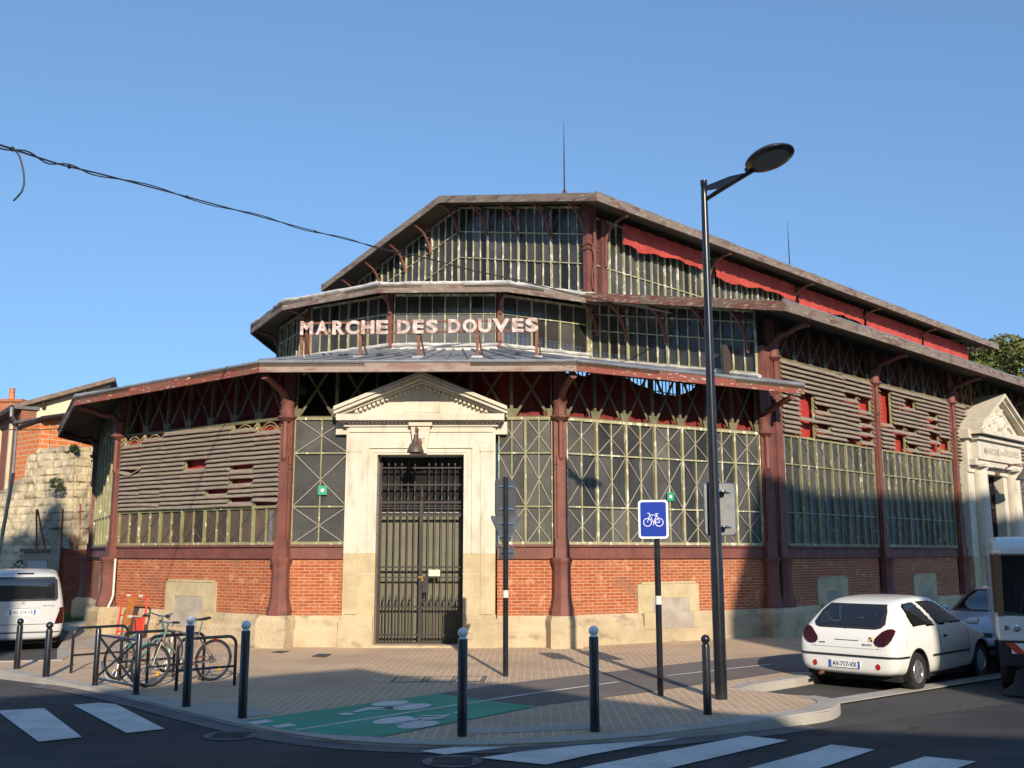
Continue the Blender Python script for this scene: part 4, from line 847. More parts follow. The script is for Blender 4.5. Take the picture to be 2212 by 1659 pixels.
m.hexa([(sA - 2.0, -.3, 6.14), (sA + 2.0, -.3, 6.14), (sA + 2.0, .52, 6.14), (sA - 2.0, .52, 6.14)], [(sA - .05, -.3, 7.3), (sA + .05, -.3, 7.3), (sA + .05, .52, 7.3), (sA - .05, .52, 7.3)]); m.build('pediment', 'stone_clean', pB)
m = MB(f.P)          # carved wreath and crown in the tympanum
rr = random.Random(3)
for k in range(26):
    a_ = rr.uniform(0, 6.28); q = rr.uniform(.2, 1.15); x = sA + math.cos(a_) * q; z = 6.42 + abs(math.sin(a_)) * .35 * (1.2 - q * .7); m.ball((x, .54, z), rr.uniform(.05, .10), 8, 5)
m.ball((sA, .54, 6.5), .2, 12, 8, 1.2); m.lathe([(.14, 0), (.17, .04), (.13, .08), (.18, .22), (.1, .26), (0, .3)], (sA, .56, 6.78), 10)
for s_ in (-1, 1): m.torus((sA + s_ * .45, .54, 6.42), .2, .05, (fA.O.x * 0, 1, 0), 16, 6); m.tube([(sA + s_ * .3, .55, 6.75), (sA + s_ * .7, .55, 6.6), (sA + s_ * 1.3, .55, 6.28)], [.08, .07, .03], 6)
m.build('carving', 'stone_clean', pB, smooth=True)
m = MB(f.P)
for s_ in (-1.5, 1.5):
    m.lathe([(.30, .0), (.30, .08), (.34, .12), (.29, .2), (.285, 1.2), (.255, 3.9), (.27, 3.95), (.27, 4.0), (.25, 4.02), (.25, 4.08), (.33, 4.18), (.33, 4.2)], (sA + s_, .32, .72), 20); m.box(sA + s_ - .36, sA + s_ + .36, .0, .66, 4.90, 5.0)
m.build('column', 'stone_clean', pB, smooth=True)
boxm('door_plinth', 'stone_yellow', f.P, [(sA - 2.35, sA - .92, -.3, .25, -.3, 1.9), (sA + .92, sA + 2.35, -.3, .25, -.3, 1.9), (sA - 1.9, sA - 1.1, .2, .72, -.3, .72), (sA + 1.1, sA + 1.9, .2, .72, -.3, .72)], pB)
m = MB(f.P); m.box(sA - .92, sA - .86, -.2, -.1, 0, 4.7); m.box(sA + .86, sA + .92, -.2, -.1, 0, 4.7)
for z in (.2, 1.1, 2.0, 3.1, 3.6, 4.4): m.box(sA - .9, sA + .9, -.17, -.13, z, z + .04)
for k in range(13): s = sA - .8 + k * .133; m.box(s - .012, s + .012, -.16, -.14, .1, 3.4); m.box(s - .012, s + .012, -.16, -.14, 3.55, 4.6)
m.build('gate', 'dark_iron', pB); boxm('door', 'door_board', f.P, [(sA - .9, sA + .9, -.45, -.4, 0, 2.2)], pB)
def text_on(name, body, T, w_, h_, m, par, ext=.006, off=0., spacing=1.):
    "lettering fitted in a box w x h; T(x, y_out, z)"
    me = textmesh(body, 1, ext, off, spacing); xs = [v.co.x for v in me.vertices]; ys = [v.co.y for v in me.vertices]
    x0, x1, y0, y1 = min(xs), max(xs), min(ys), max(ys); kx = w_ / (x1 - x0); ky = h_ / (y1 - y0)
    return MB(T).addmesh(me, lambda c: ((c.x - (x0 + x1) / 2) * kx, c.z, (c.y - (y0 + y1) / 2) * ky)).build(name, m, par)
for body, x, w_, h_ in (('MARCHÉ', -.87, 1.42, .28), ('DES', .17, .42, .12), ('DOUVES', 1.15, 1.3, .22)):
    text_on('lettering', body, lambda s, d, z, x=x, h_=h_: fA.P(sA + x * .93 + s, .541 + d, 5.5 + z + (0 if h_ > .2 else -.04)), w_, h_, 'stone_text', pB, .003, .012)
# ================================================================== enamel lamps over the doors
def wall_lamp(root_P, label):
    b_ = root_P(0, 0, 0); o = thing('wall_lamp', label, 'wall lamp', tuple(b_), 0, 'enamel lamps over the stone doorways')
    m = MB(root_P); m.lathe([(0, 0), (.07, 0), (.07, .03), (0, .03)], (0, 0, 0), 12)
    m2 = MB(lambda x, y, z: root_P(x, z, y)); m2.lathe([(0, 0), (.085, .0), (.085, .03), (.05, .06), (0, .07)], (0, 0, 0), 14); m2.build('wall_plate', 'rust_iron', o)
    MB(root_P).tube([(0, .03, 0), (0, .16, .02), (0, .26, .16), (0, .42, .27), (0, .60, .26), (0, .62, .14)], .02, 8).ball((0, .33, .23), .04, 8, 6).build('arm', 'rust_iron', o, smooth=True)
    MB(root_P).lathe([(0, .12), (.035, .11), (.045, .03), (.06, -.02), (.07, -.06), (.13, -.12), (.165, -.22), (.185, -.27), (.185, -.29), (.16, -.285), (.12, -.14), (0, -.1)], (0, .62, 0), 18).build('shade', 'alu' if 'front' not in label else 'lampiron', o, smooth=True)
mat('lampiron', (.06, .05, .045), .5, c2=(.12, .07, .05), sc=9)
wall_lamp(lambda x, y, z: f1.P(2.98 + x, .30 + y, 4.42 + z), 'rusty bell-shaped lamp on the keystone of the front stone doorway')
wall_lamp(lambda x, y, z: fA.P(sA + .1 + x, .24 + y * 1.6, 4.80 + z), 'grey bell-shaped lamp between the columns of the portal on the right')
# ================================================================== roof sign
SX0, SX1 = -5.0, .6
sg = thing('roof_sign', 'row of weathered white capitals reading MARCHE DES DOUVES on rusty posts above the lowest roof', 'sign', (-2.2, 23.0, 6.6))
kx = (SX1 - SX0) / (1835 - 317)
def sz(x): return 7.07 + (x - SX0) / (SX1 - SX0) * .08
for ch, a_, b_ in (('M', 317, 400), ('A', 416, 500), ('R', 522, 603), ('C', 607, 697), ('H', 707, 792), ('E', 803, 880), ('D', 937, 1021), ('E', 1036, 1110), ('S', 1122, 1198), ('D', 1262, 1343), ('O', 1357, 1448), ('U', 1454, 1542), ('V', 1546, 1658), ('E', 1670, 1748), ('S', 1757, 1841)):
    xa, xb = SX0 + (a_ - 317) * kx, SX0 + (b_ - 317) * kx; x = (xa + xb) / 2
    text_on('letter', ch, lambda s, d, z, x=x: Vector((x + s, 22.96 - d, sz(x) + .165 + z)), xb - xa - .01, .335, 'sign_letter', sg, .035, .042)
m = MB()
for z in (.05, .30): m.bar((SX0 + .05, 23.02, sz(SX0) + z), (SX1, 23.02, sz(SX1) + z), .03, .045)
m.build('rail', 'rust_iron', sg)
for px in (325, 700, 1075, 1450, 1830):
    x = SX0 + (px - 317) * kx; zr_ = 6.50
    q = MB(); q.box(x - .035, x + .035, 22.99, 23.05, zr_, sz(x) + .32); q.bar((x + .12, 23.55, zr_ + .12), (x + .02, 23.05, sz(x) + .02), .035, .035); po = q.build('post', 'rust_iron', sg)
    MB().box(x - .13, x + .13, 22.85, 23.25, zr_ - .1, zr_ + .06).build('foot', 'zinc', po)
# ================================================================== masts on the roof
def mast(p, h, label):
    o = thing('roof_mast', label, 'mast', p); x, y, z = p
    MB().tube([(x, y, z), (x, y, z + h * .55), (x, y, z + h)], [.028, .02, .006], 6).build('rod', 'dark_iron', o)
    m = MB()
    for k in range(4):
        c, s = math.cos(k * 1.5708 + .5), math.sin(k * 1.5708 + .5)
        for r_, zz in ((.07, .08), (.05, .19)): m.torus((x + c * r_, y + s * r_, z + zz), r_ * .9, .012, (-s, c, 0), 14, 5)
    m.build('scrollwork', 'rust_iron', o)
q = HP(5.3, -.3, 12.92); mast(tuple(q), 2.55, 'thin black mast with scrollwork foot above the front gable end')
q = HP(5.0, 13.7, 13.0); mast(tuple(q), 2.6, 'thin plain mast further back on the top roof')
# ================================================================== street furniture
def bollard(p, ball, label, tall=True):
    x, y = p[0], p[1]; o = thing('bollard', label, 'bollard', (x, y, 0), 0, 'bollards along the kerb')
    if tall:
        MB().lathe([(0, -.1), (.056, -.1), (.056, 1.04), (.05, 1.05), (0, 1.05)], (x, y, 0), 16).build('post', 'black_paint', o, smooth=True)
        b_ = MB().lathe([(.045, 1.05), (.04, 1.065), (.03, 1.075)], (x, y, 0), 12).ball((x, y, 1.115), .058, 18, 12).build('ball', 'ball_white', o, smooth=True)
    else:
        MB().lathe([(0, -.1), (.055, -.1), (.052, .70 * ball), (.045, .72 * ball), (.03, .735 * ball), (0, .735 * ball)], (x, y, 0), 16).build('post', 'black_paint', o, smooth=True)
        MB().ball((x, y, .735 * ball + .045), .058, 18, 12).build('ball', 'black_paint', o, smooth=True)
bollard(gp(36, 1445), 1.04, 'short black bollard with black ball, leftmost, in front of the silver van', False)
bollard(gp(99, 1464), 1.07, 'short black bollard with black ball, second from left, before the van tail', False)
bollard(gp(402, 1527), 1, 'tall black bollard with white ball standing in front of the grey bicycle')
bollard(gp(523, 1552), 1, 'tall black bollard with white ball at the left tip of the green lane marking')
bollard(gp(998, 1590), 1, 'tall black bollard with white ball standing in the green cycle marking')
bollard(gp(1285, 1580), 1, 'tall black bollard with white ball right of the green marking')
bollard(gp(1529, 1543), 1.19, 'black bollard with black ball just left of the street lamp foot', False)
def rack(a_, b_, label, h=.74):
    a_ = Vector(a_); b_ = Vector(b_); a_.z = b_.z = 0; t = (b_ - a_).normalized(); r_ = .13
    o = thing('bicycle_rack', label, 'bicycle rack', tuple(a_), 0, 'arched racks by the market hall')
    pts = [a_ - Vector((0, 0, .05)), a_ + Vector((0, 0, h - r_))]
    for k in range(1, 5): an = k / 5 * 1.5708; pts.append(a_ + t * r_ * (1 - math.cos(an)) + Vector((0, 0, h - r_ + r_ * math.sin(an))))
    pts += [a_ + t * r_ + Vector((0, 0, h)), b_ - t * r_ + Vector((0, 0, h))]
    for k in range(1, 5): an = k / 5 * 1.5708; pts.append(b_ - t * r_ * (1 - math.sin(an)) + Vector((0, 0, h - r_ + r_ * math.cos(an))))
    pts += [b_ + Vector((0, 0, h - r_)), b_ - Vector((0, 0, .05))]
    MB().tube(pts, .024, 10).build('hoop', 'black_paint', o, smooth=True); MB().tube([a_ + Vector((0, 0, .29)), b_ + Vector((0, 0, .29))], .018, 8).build('crossbar', 'black_paint', o, smooth=True)
rack(gp(380, 1493), gp(506, 1480.6), 'black rack hoop around the rear wheel of the grey bicycle, nearest the white-balled bollards')
rack(gp(316, 1484.5), gp(437.7, 1470), 'black rack hoop that the grey bicycle leans against, second from the right')
rack(gp(257.7, 1470.7), gp(374, 1460.7), 'black rack hoop beside the white-saddled bicycle, third from the right')
rack(gp(153, 1454), gp(272, 1444), 'empty black rack hoop standing furthest left')
xa, xb = gp(204.8, 1482), gp(293.7, 1501)
xb_o = thing('cross_barrier', 'black street barrier with a large X between two round posts', 'barrier', tuple(xa))
for p in (xa, xb):
    o = MB().lathe([(0, 0), (.07, 0), (.07, .01), (.042, .03), (.042, .84), (.03, .865), (0, .87)], (p.x, p.y, 0), 14).build('post', 'black_paint', xb_o, smooth=True)
up = Vector((0, 0, 1)); m = MB()
for z in (.12, .76): m.tube([xa + up * z, xb + up * z], .018, 8)
m.tube([xa + up * .12, xb + up * .76], .018, 8); m.tube([xa + up * .76, xb + up * .12], .018, 8); m.build('cross', 'black_paint', xb_o, smooth=True)
# ---- bicycles
def bicycle(rear, front, label, fm, saddle, lean=.04, fender=False, bars='flat', basket=False):
    rear = Vector(rear); front = Vector(front); rear.z = front.z = 0; X = (front - rear).normalized(); Y = Vector((-X.y, X.x, 0))
    o = thing('bicycle', label, 'bicycle', tuple(rear))
    def T(x, y, z): return rear + X * x + Y * (y + lean * z) + up * z
    wb = (front - rear).length; RW = .325
    for nm, cx in (('rear_wheel', 0), ('front_wheel', wb)):
        w_ = MB(T).torus((cx, 0, RW), RW - .018, .018, (0, 1, 0), 40, 8).build('wheel', 'rubber', o, smooth=True)
        MB(T).torus((cx, 0, RW), RW - .042, .012, (0, 1, 0), 40, 6).build('rim', 'chrome', w_, smooth=True)
        m = MB(T)
        for k in range(18): an = k * math.pi / 9; sd_ = .02 * (1 if k % 2 else -1); m.tube([(cx + .02 * math.cos(an + 1.2), sd_, RW + .02 * math.sin(an + 1.2)), (cx + (RW - .045) * math.cos(an), 0, RW + (RW - .045) * math.sin(an))], .0022, 4)
        m.tube([(cx, -.05, RW), (cx, .05, RW)], .02, 8); m.build('spokes', 'chrome', w_)
        m = MB(T); m.box(cx - .035 - .1, cx - .10 + .0, -.01, .012, RW - .17, RW - .10) if fender is False else m.box(cx - .02, cx + .02, -.01, .012, RW - .2, RW - .15); m.build('reflector', 'reflector_orange', w_)
        if fender: MB(T).torus((cx, 0, RW), RW + .02, .022, (0, 1, 0), 24, 6, .4 if cx else .7, 2.6 if cx else 3.1).build('mudguard', 'fender', w_, smooth=True)
    bb = (.43, 0, .28); st = (.29, 0, .72); hb_ = (wb - .17, 0, .68); ht = (wb - .21, 0, .84)
    m = MB(T); m.tube([bb, st], .016, 8); m.tube([bb, hb_], .018, 8)
    m.tube([st, ht] if not fender else [(bb[0] - .05, 0, .45), hb_], .015, 8); m.tube([hb_, ht], .02, 8)
    for sy in (-.05, .05): m.tube([(0, sy, RW), (.40, sy * .6, .28)], .009, 6); m.tube([(0, sy, RW), (.29, sy * .3, .70)], .008, 6)
    m.build('frame', fm, o, smooth=True)
    m = MB(T)
    for sy in (-.055, .055): m.tube([(wb, sy, RW), (wb - .12, sy, .66)], .011, 6)
    m.tube([(wb - .12, -.06, .66), (wb - .12, .06, .66)], .014, 6); m.build('fork', 'silver_frame' if not fender else fm, o, smooth=True)
    MB(T).tube([st, (.245, 0, .93)], .012, 8).build('seat_post', 'chrome', o, smooth=True)
    s_ = MB(T); s_.loft([[(.245 + dx, wy * math.cos(a * 1.0472), .955 + rz + .022 * math.sin(a * 1.0472)) for a in range(6)] for dx, wy, rz in ((-.13, .02, .03), (-.12, .07, .03), (-.06, .075, .02), (.03, .035, .01), (.13, .018, .015), (.145, .006, .01))]); s_.build('saddle', saddle, o, smooth=True)
    h = MB(T); h.tube([ht, (wb - .235, 0, .92), (wb - .20, 0, .95)], .014, 8)
    if bars == 'flat': h.tube([(wb - .24, -.28, .955), (wb - .20, -.12, .95), (wb - .20, .12, .95), (wb - .24, .28, .955)], .012, 8)
    else: h.tube([(wb - .40, -.24, .98), (wb - .25, -.24, 1.0), (wb - .2, -.1, .95), (wb - .2, .1, .95), (wb - .25, .24, 1.0), (wb - .40, .24, .98)], .012, 8)
    h.build('handlebar', 'chrome', o, smooth=True)
    for sy in (-1, 1): g_ = MB(T); g_.tube([(wb - .25 - (.12 if bars != 'flat' else 0), sy * .30, .957), (wb - .215 - (.12 if bars != 'flat' else 0), sy * .18, .957)], .018, 8); g_.tube([(wb - .23 - (.12 if bars != 'flat' else 0), sy * .19, .95), (wb - .17 - (.12 if bars != 'flat' else 0), sy * .24, .90)], .008, 5); g_.build('grip', 'plastic_black', o, smooth=True)
    c = MB(T); c.torus((.43, -.06, .28), .085, .008, (0, 1, 0), 22, 5); c.torus((0, -.06, RW), .045, .01, (0, 1, 0), 16, 5)
    c.tube([(.43, -.07, .36), (0, -.07, RW + .045)], .004, 4); c.tube([(.43, -.07, .20), (.04, -.07, RW - .12), (0, -.07, RW - .04)], .004, 4)
    for sg_, dy in ((1, -.09), (-1, .09)): c.tube([(.43, 0, .28), (.43, dy, .28), (.43 + sg_ * .12, dy, .28 - sg_ * .12)], .009, 6); c.box(.43 + sg_ * .12 - .04, .43 + sg_ * .12 + .04, dy * 1.0 - .04 * (1 if dy < 0 else -1) - .03, dy * 1.0 - .04 * (1 if dy < 0 else -1) + .03, .27 - sg_ * .12, .29 - sg_ * .12)
    c.build('drivetrain', 'rust_iron', o, smooth=True)
    MB(T).box(-.02, .01, -.03, .03, .62, .66).build('tail_light', 'reflector_red', o)
    return o
bicycle(gp(457.6, 1470.7), gp(321.3, 1484.5), 'grey mountain bicycle with black saddle leaning on a rack hoop', 'silver_frame', 'plastic_black', lean=.05)
bicycle(gp(253.9, 1468.4), gp(361, 1453), 'old city bicycle with white saddle and teal frame, behind the grey one', 'teal', 'saddle_white', lean=-.05, fender=True, bars='city')
# ---- red works barrier against the wall
q0 = f0.P(1.15, .55, 0); q1 = f0.P(2.25, .55, 0)
wbr = thing('works_barrier', 'red and white tubular works barrier with an orange board, leaning at the brick wall', 'barrier', tuple(q0))
def T(s, d, z): return f0.P(1.22 + s, .60 - d - .12 * z, z)
m = MB(T); m.tube([(0, 0, 0), (0, 0, .85), (.04, 0, .95), (.12, 0, .985), (.88, 0, .985), (.97, 0, .95), (1.0, 0, .86), (1.0, 0, 0)], .024, 8); m.tube([(0, 0, .52), (1, 0, .52)], .018, 8); m.tube([(0, 0, .14), (1, 0, .14)], .018, 8); m.build('frame', 'tool_red', wbr, smooth=True)
m = MB(T); m.tube([(.17, 0, .985), (.32, 0, .985)], .026, 8); m.tube([(.66, 0, .985), (.82, 0, .985)], .026, 8); m.build('white_band', 'white_paint', wbr)
MB(T).box(.62, .98, -.01, .02, .16, .52).build('panel', 'tool_red', wbr)
o = MB(T).hexa([(.26, -.02, .3), (.50, -.02, .3), (.50, -.06, .3), (.26, -.06, .3)], [(.36, -.03, .98), (.58, -.03, .98), (.58, -.07, .98), (.36, -.07, .98)]).build('board', 'tool_orange', wbr)
# ---- sign poles
def pole(p, h, m_, label, nm, cat, band=None, r_=.045):
    o = thing(nm, label, cat, (p.x, p.y, 0)); MB().lathe([(0, -.1), (r_, -.1), (r_, h), (0, h + .005)], (p.x, p.y, 0), 16).build('post', m_, o, smooth=True)
    if band: MB().lathe([(r_ + .002, band), (r_ + .002, band + .12)], (p.x, p.y, 0), 16).build('white_band', 'white_paint', o)
    return o
def rrect(w_, h_, r_, k=5):
    return [(sx * (w_ / 2 - r_) + r_ * math.cos(b + i * 1.5708 / k), sy * (h_ / 2 - r_) + r_ * math.sin(b + i * 1.5708 / k)) for sx, sy, b in ((1, 1, 0), (-1, 1, 1.5708), (-1, -1, 3.14159), (1, -1, 4.71239)) for i in range(k + 1)]
def plane_T(c, yaw, off=0):
    X = Vector((math.cos(yaw), math.sin(yaw), 0)); O_ = Vector((X.y, -X.x, 0)); c = Vector(c)
    return lambda x, y, z: c + X * x + O_ * (y + off) + up * z
p = gp(1427, 1502); o = pole(p, 2.78, 'black_paint', 'blue square cycle-path sign with white bicycle on a black post', 'cycle_sign', 'traffic sign', band=1.27)
T = plane_T((p.x - .04, p.y, 2.49), R(-12), .06)
fr_ = MB(T); q = rrect(.435, .56, .05); fr_.hexa([(x, -.012, z) for x, z in q], [(x, .012, z) for x, z in q]); pl_ = fr_.build('sign_plate', 'sign_white', o)
b_ = MB(T); q = rrect(.375, .50, .03); b_.hexa([(x, .0125, z) for x, z in q], [(x, .0145, z) for x, z in q]); b_.build('blue_field', 'sign_blue', pl_)
s_ = MB(T)
for cx in (-.085, .085): s_.torus((cx, .016, -.045), .058, .0055, (0, 1, 0), 24, 5) if False else s_.loft([[(cx + r_ * math.cos(t * .2618), yy, -.045 + r_ * math.sin(t * .2618)) for r_, yy in ((.062, .0146), (.062, .0166), (.052, .0166), (.052, .0146))] for t in range(25)], False)
for a_, c_ in (((-.085, -.045), (-.05, .06)), ((-.05, .06), (.05, .06)), ((-.04, .04), (.005, -.05)), ((.005, -.05), (.05, .06)), ((.05, .06), (.095, -.045)), ((.085, -.045), (.005, -.05)), ((-.05, .06), (-.055, .085)), ((-.055, .085), (-.085, .09)), ((.03, .08), (.075, .08)), ((.05, .06), (.055, .08)), ((.005, -.05), (.0, -.09))): s_.bar((a_[0], .0156, a_[1]), (c_[0], .0156, c_[1]), .003, .009, up=(0, 0, 1)) if abs(a_[1] - c_[1]) < .004 else s_.bar((a_[0], .0156, a_[1]), (c_[0], .0156, c_[1]), .009, .003, up=(0, 1, 0))
s_.build('bicycle_symbol', 'sign_white', pl_)
p = gp(1092, 1461); o = pole(p, 3.28, 'black_paint', 'black pole carrying three traffic signs seen from behind, left of the front doorway column', 'sign_pole', 'traffic sign', band=1.27)
o['label'] = 'black pole carrying a rectangular, a triangular and a small sign, all seen from behind'
T = plane_T((p.x + .04, p.y, 0), R(40), -.07)
m = MB(T); q = rrect(.44, .62, .05); m.hexa([(x + .0, -.015, z + 2.93) for x, z in q], [(x, .015, z + 2.93) for x, z in q]); a_ = m.build('sign_plate', 'alu_dark', o)
m = MB(T)
for z in (3.12, 2.74, 2.5, 2.28, 2.02): m.box(-.15, .15, .015, .04, z - .012, z + .012)
m.build('clamp', 'chrome', o)
m = MB(T); q = [(-.30, .26), (.30, .26), (.31, .22), (.02, -.26), (-.02, -.26), (-.31, .22)]; m.hexa([(x, -.012, z + 2.36) for x, z in q], [(x, .012, z + 2.36) for x, z in q]); m.build('sign_plate', 'alu', o)
m = MB(T); q = rrect(.30, .2, .03); m.hexa([(x + .03, -.012, z + 2.01) for x, z in q], [(x + .03, .012, z + 2.01) for x, z in q]); m.build('sign_plate', 'alu', o)
# ---- street lamp
p = gp(1558, 1510); lp = thing('street_lamp', 'tall black street lamp with a single tilted round head', 'street lamp', (p.x, p.y, 0))
MB().lathe([(0, -.1), (.088, -.1), (.088, 1.9), (.082, 1.95), (.072, 3.2), (.062, 5.2), (.048, 7.35), (.045, 7.5), (.052, 7.51), (.052, 7.58), (0, 7.585)], (p.x, p.y, 0), 20).build('post', 'black_paint', lp, smooth=True)
hd = at(1663, 343, 13.55); ad = Vector((hd.x - p.x, hd.y - p.y, 0)).normalized(); pb = Vector((p.x, p.y, 0)); base = pb + up * 7.32
L_ = (Vector((hd.x, hd.y, 0)) - pb).length; e = pb + ad * (L_ - .30) + up * (hd.z - .10)
MB().tube([base + ad * .03 - up * .05, base.lerp(e, .4) - up * .02, e], [.03, .04, .03], 8).build('arm', 'black_paint', lp, smooth=True)
MB().hexa(*[[tuple(base + ad * .04 + up * .16 + k), tuple(base + ad * .04 + up * .09 + k), tuple(base.lerp(e, .35) + k - up * .0), tuple(base.lerp(e, .85) + k + up * .03), tuple(base.lerp(e, .55) + up * .10 + k)] for k in (Vector((-ad.y, ad.x, 0)) * .015, Vector((-ad.y, ad.x, 0)) * -.015)]).build('arm_web', 'black_paint', lp)
tilt = R(14); side = Vector((-ad.y, ad.x, 0)); fw = ad * math.cos(tilt) + up * math.sin(tilt); nu = -ad * math.sin(tilt) + up * math.cos(tilt)
def T(x, y, z): return Vector(hd) + fw * x + side * y + nu * z
MB(T).lathe([(0, -.02), (.31, -.02), (.335, .0), (.335, .02), (.31, .045), (.27, .075), (.20, .10), (.1, .12), (0, .125)], (0, 0, 0), 32, sx=1.08).box(-.40, -.26, -.05, .05, -.03, .05).build('lamp_head', 'black_paint', lp, smooth=True)
MB(T).lathe([(0, -.026), (.25, -.026), (.25, -.021)], (0, 0, 0), 28, sx=1.08).build('lens', 'lamp_glass', lp)
sgn = thing('traffic_sign', 'grey rectangular sign seen from behind, strapped to the street lamp post', 'traffic sign', (p.x, p.y, 2.2))
T = plane_T((p.x + .11, p.y, 0), R(8), -.12)
m = MB(T); q = rrect(.46, .74, .05); m.hexa([(x + .0, -.012, z + 2.63) for x, z in q], [(x, .012, z + 2.63) for x, z in q]); m.build('sign_plate', 'alu', sgn)
m = MB(T); q = rrect(.46, .74, .05); m.tube([(x, 0, z + 2.63) for x, z in q] + [(q[0][0], 0, q[0][1] + 2.63)], .014, 5); m.build('rim', 'chrome', sgn, smooth=True)
m = MB(T)
for z in (2.88, 2.38): m.box(-.1, .16, .014, .05, z - .012, z + .012); m.lathe([(.079, 0), (.079, .025)], (0, .12, z - .012), 20)
m.build('strap', 'chrome', sgn)
# ---- cables
def cable(name, px, label, r_=.012, strands=1, end=None, kn=False):
    pts = [at(u, v, y) for u, v, y in px] + ([Vector(end)] if end else []); fine = []
    for a_, b_ in zip(pts, pts[1:]): fine += [a_.lerp(b_, k / 6) for k in range(6)]
    fine.append(pts[-1])
    for _ in range(3): fine = [fine[0]] + [(fine[i - 1] + fine[i] * 2 + fine[i + 1]) / 4 for i in range(1, len(fine) - 1)] + [fine[-1]]
    m = MB(); m.tube(fine, r_, 6)
    if strands > 1: m.tube([q + Vector((0, .01, .035 * math.sin(i * .75))) for i, q in enumerate(fine)], r_ * .8, 6)
    if kn:
        for i in range(8, len(fine), 11): m.ball(tuple(fine[i]), r_ * 2.4, 6, 5)
    return tag(m.build(name, 'plastic_black', smooth=True), label, 'cable')
ce = HP(10.1, .06, 8.27)
cable('overhead_cable', [(-160, 262, 8), (0, 313, 10), (75, 338, 11), (135, 357, 12), (215, 375, 13), (400, 424, 16), (570, 470, 19), (700, 505, 21), (820, 535, 23), (950, 566, 24.4), (1100, 602, 25.2), (1290, 646, 25.7)], 'long twisted black cable sagging from the upper left to the hall', .012, 2, ce, True)
cable('hanging_cable', [(27, 322, 10.3), (40, 332, 10.3), (47, 352, 10.3), (51, 372, 10.3), (53, 395, 10.3), (47, 415, 10.3), (36, 427, 10.3), (29, 434, 10.3)], 'short loose cable end dangling from the long cable at the left', .010)
cable('overhead_wire', [(-200, 920, 18), (0, 928, 22), (70, 929, 24), (140, 926, 25.6)], 'thin straight wire running to the left eave of the hall', .012)
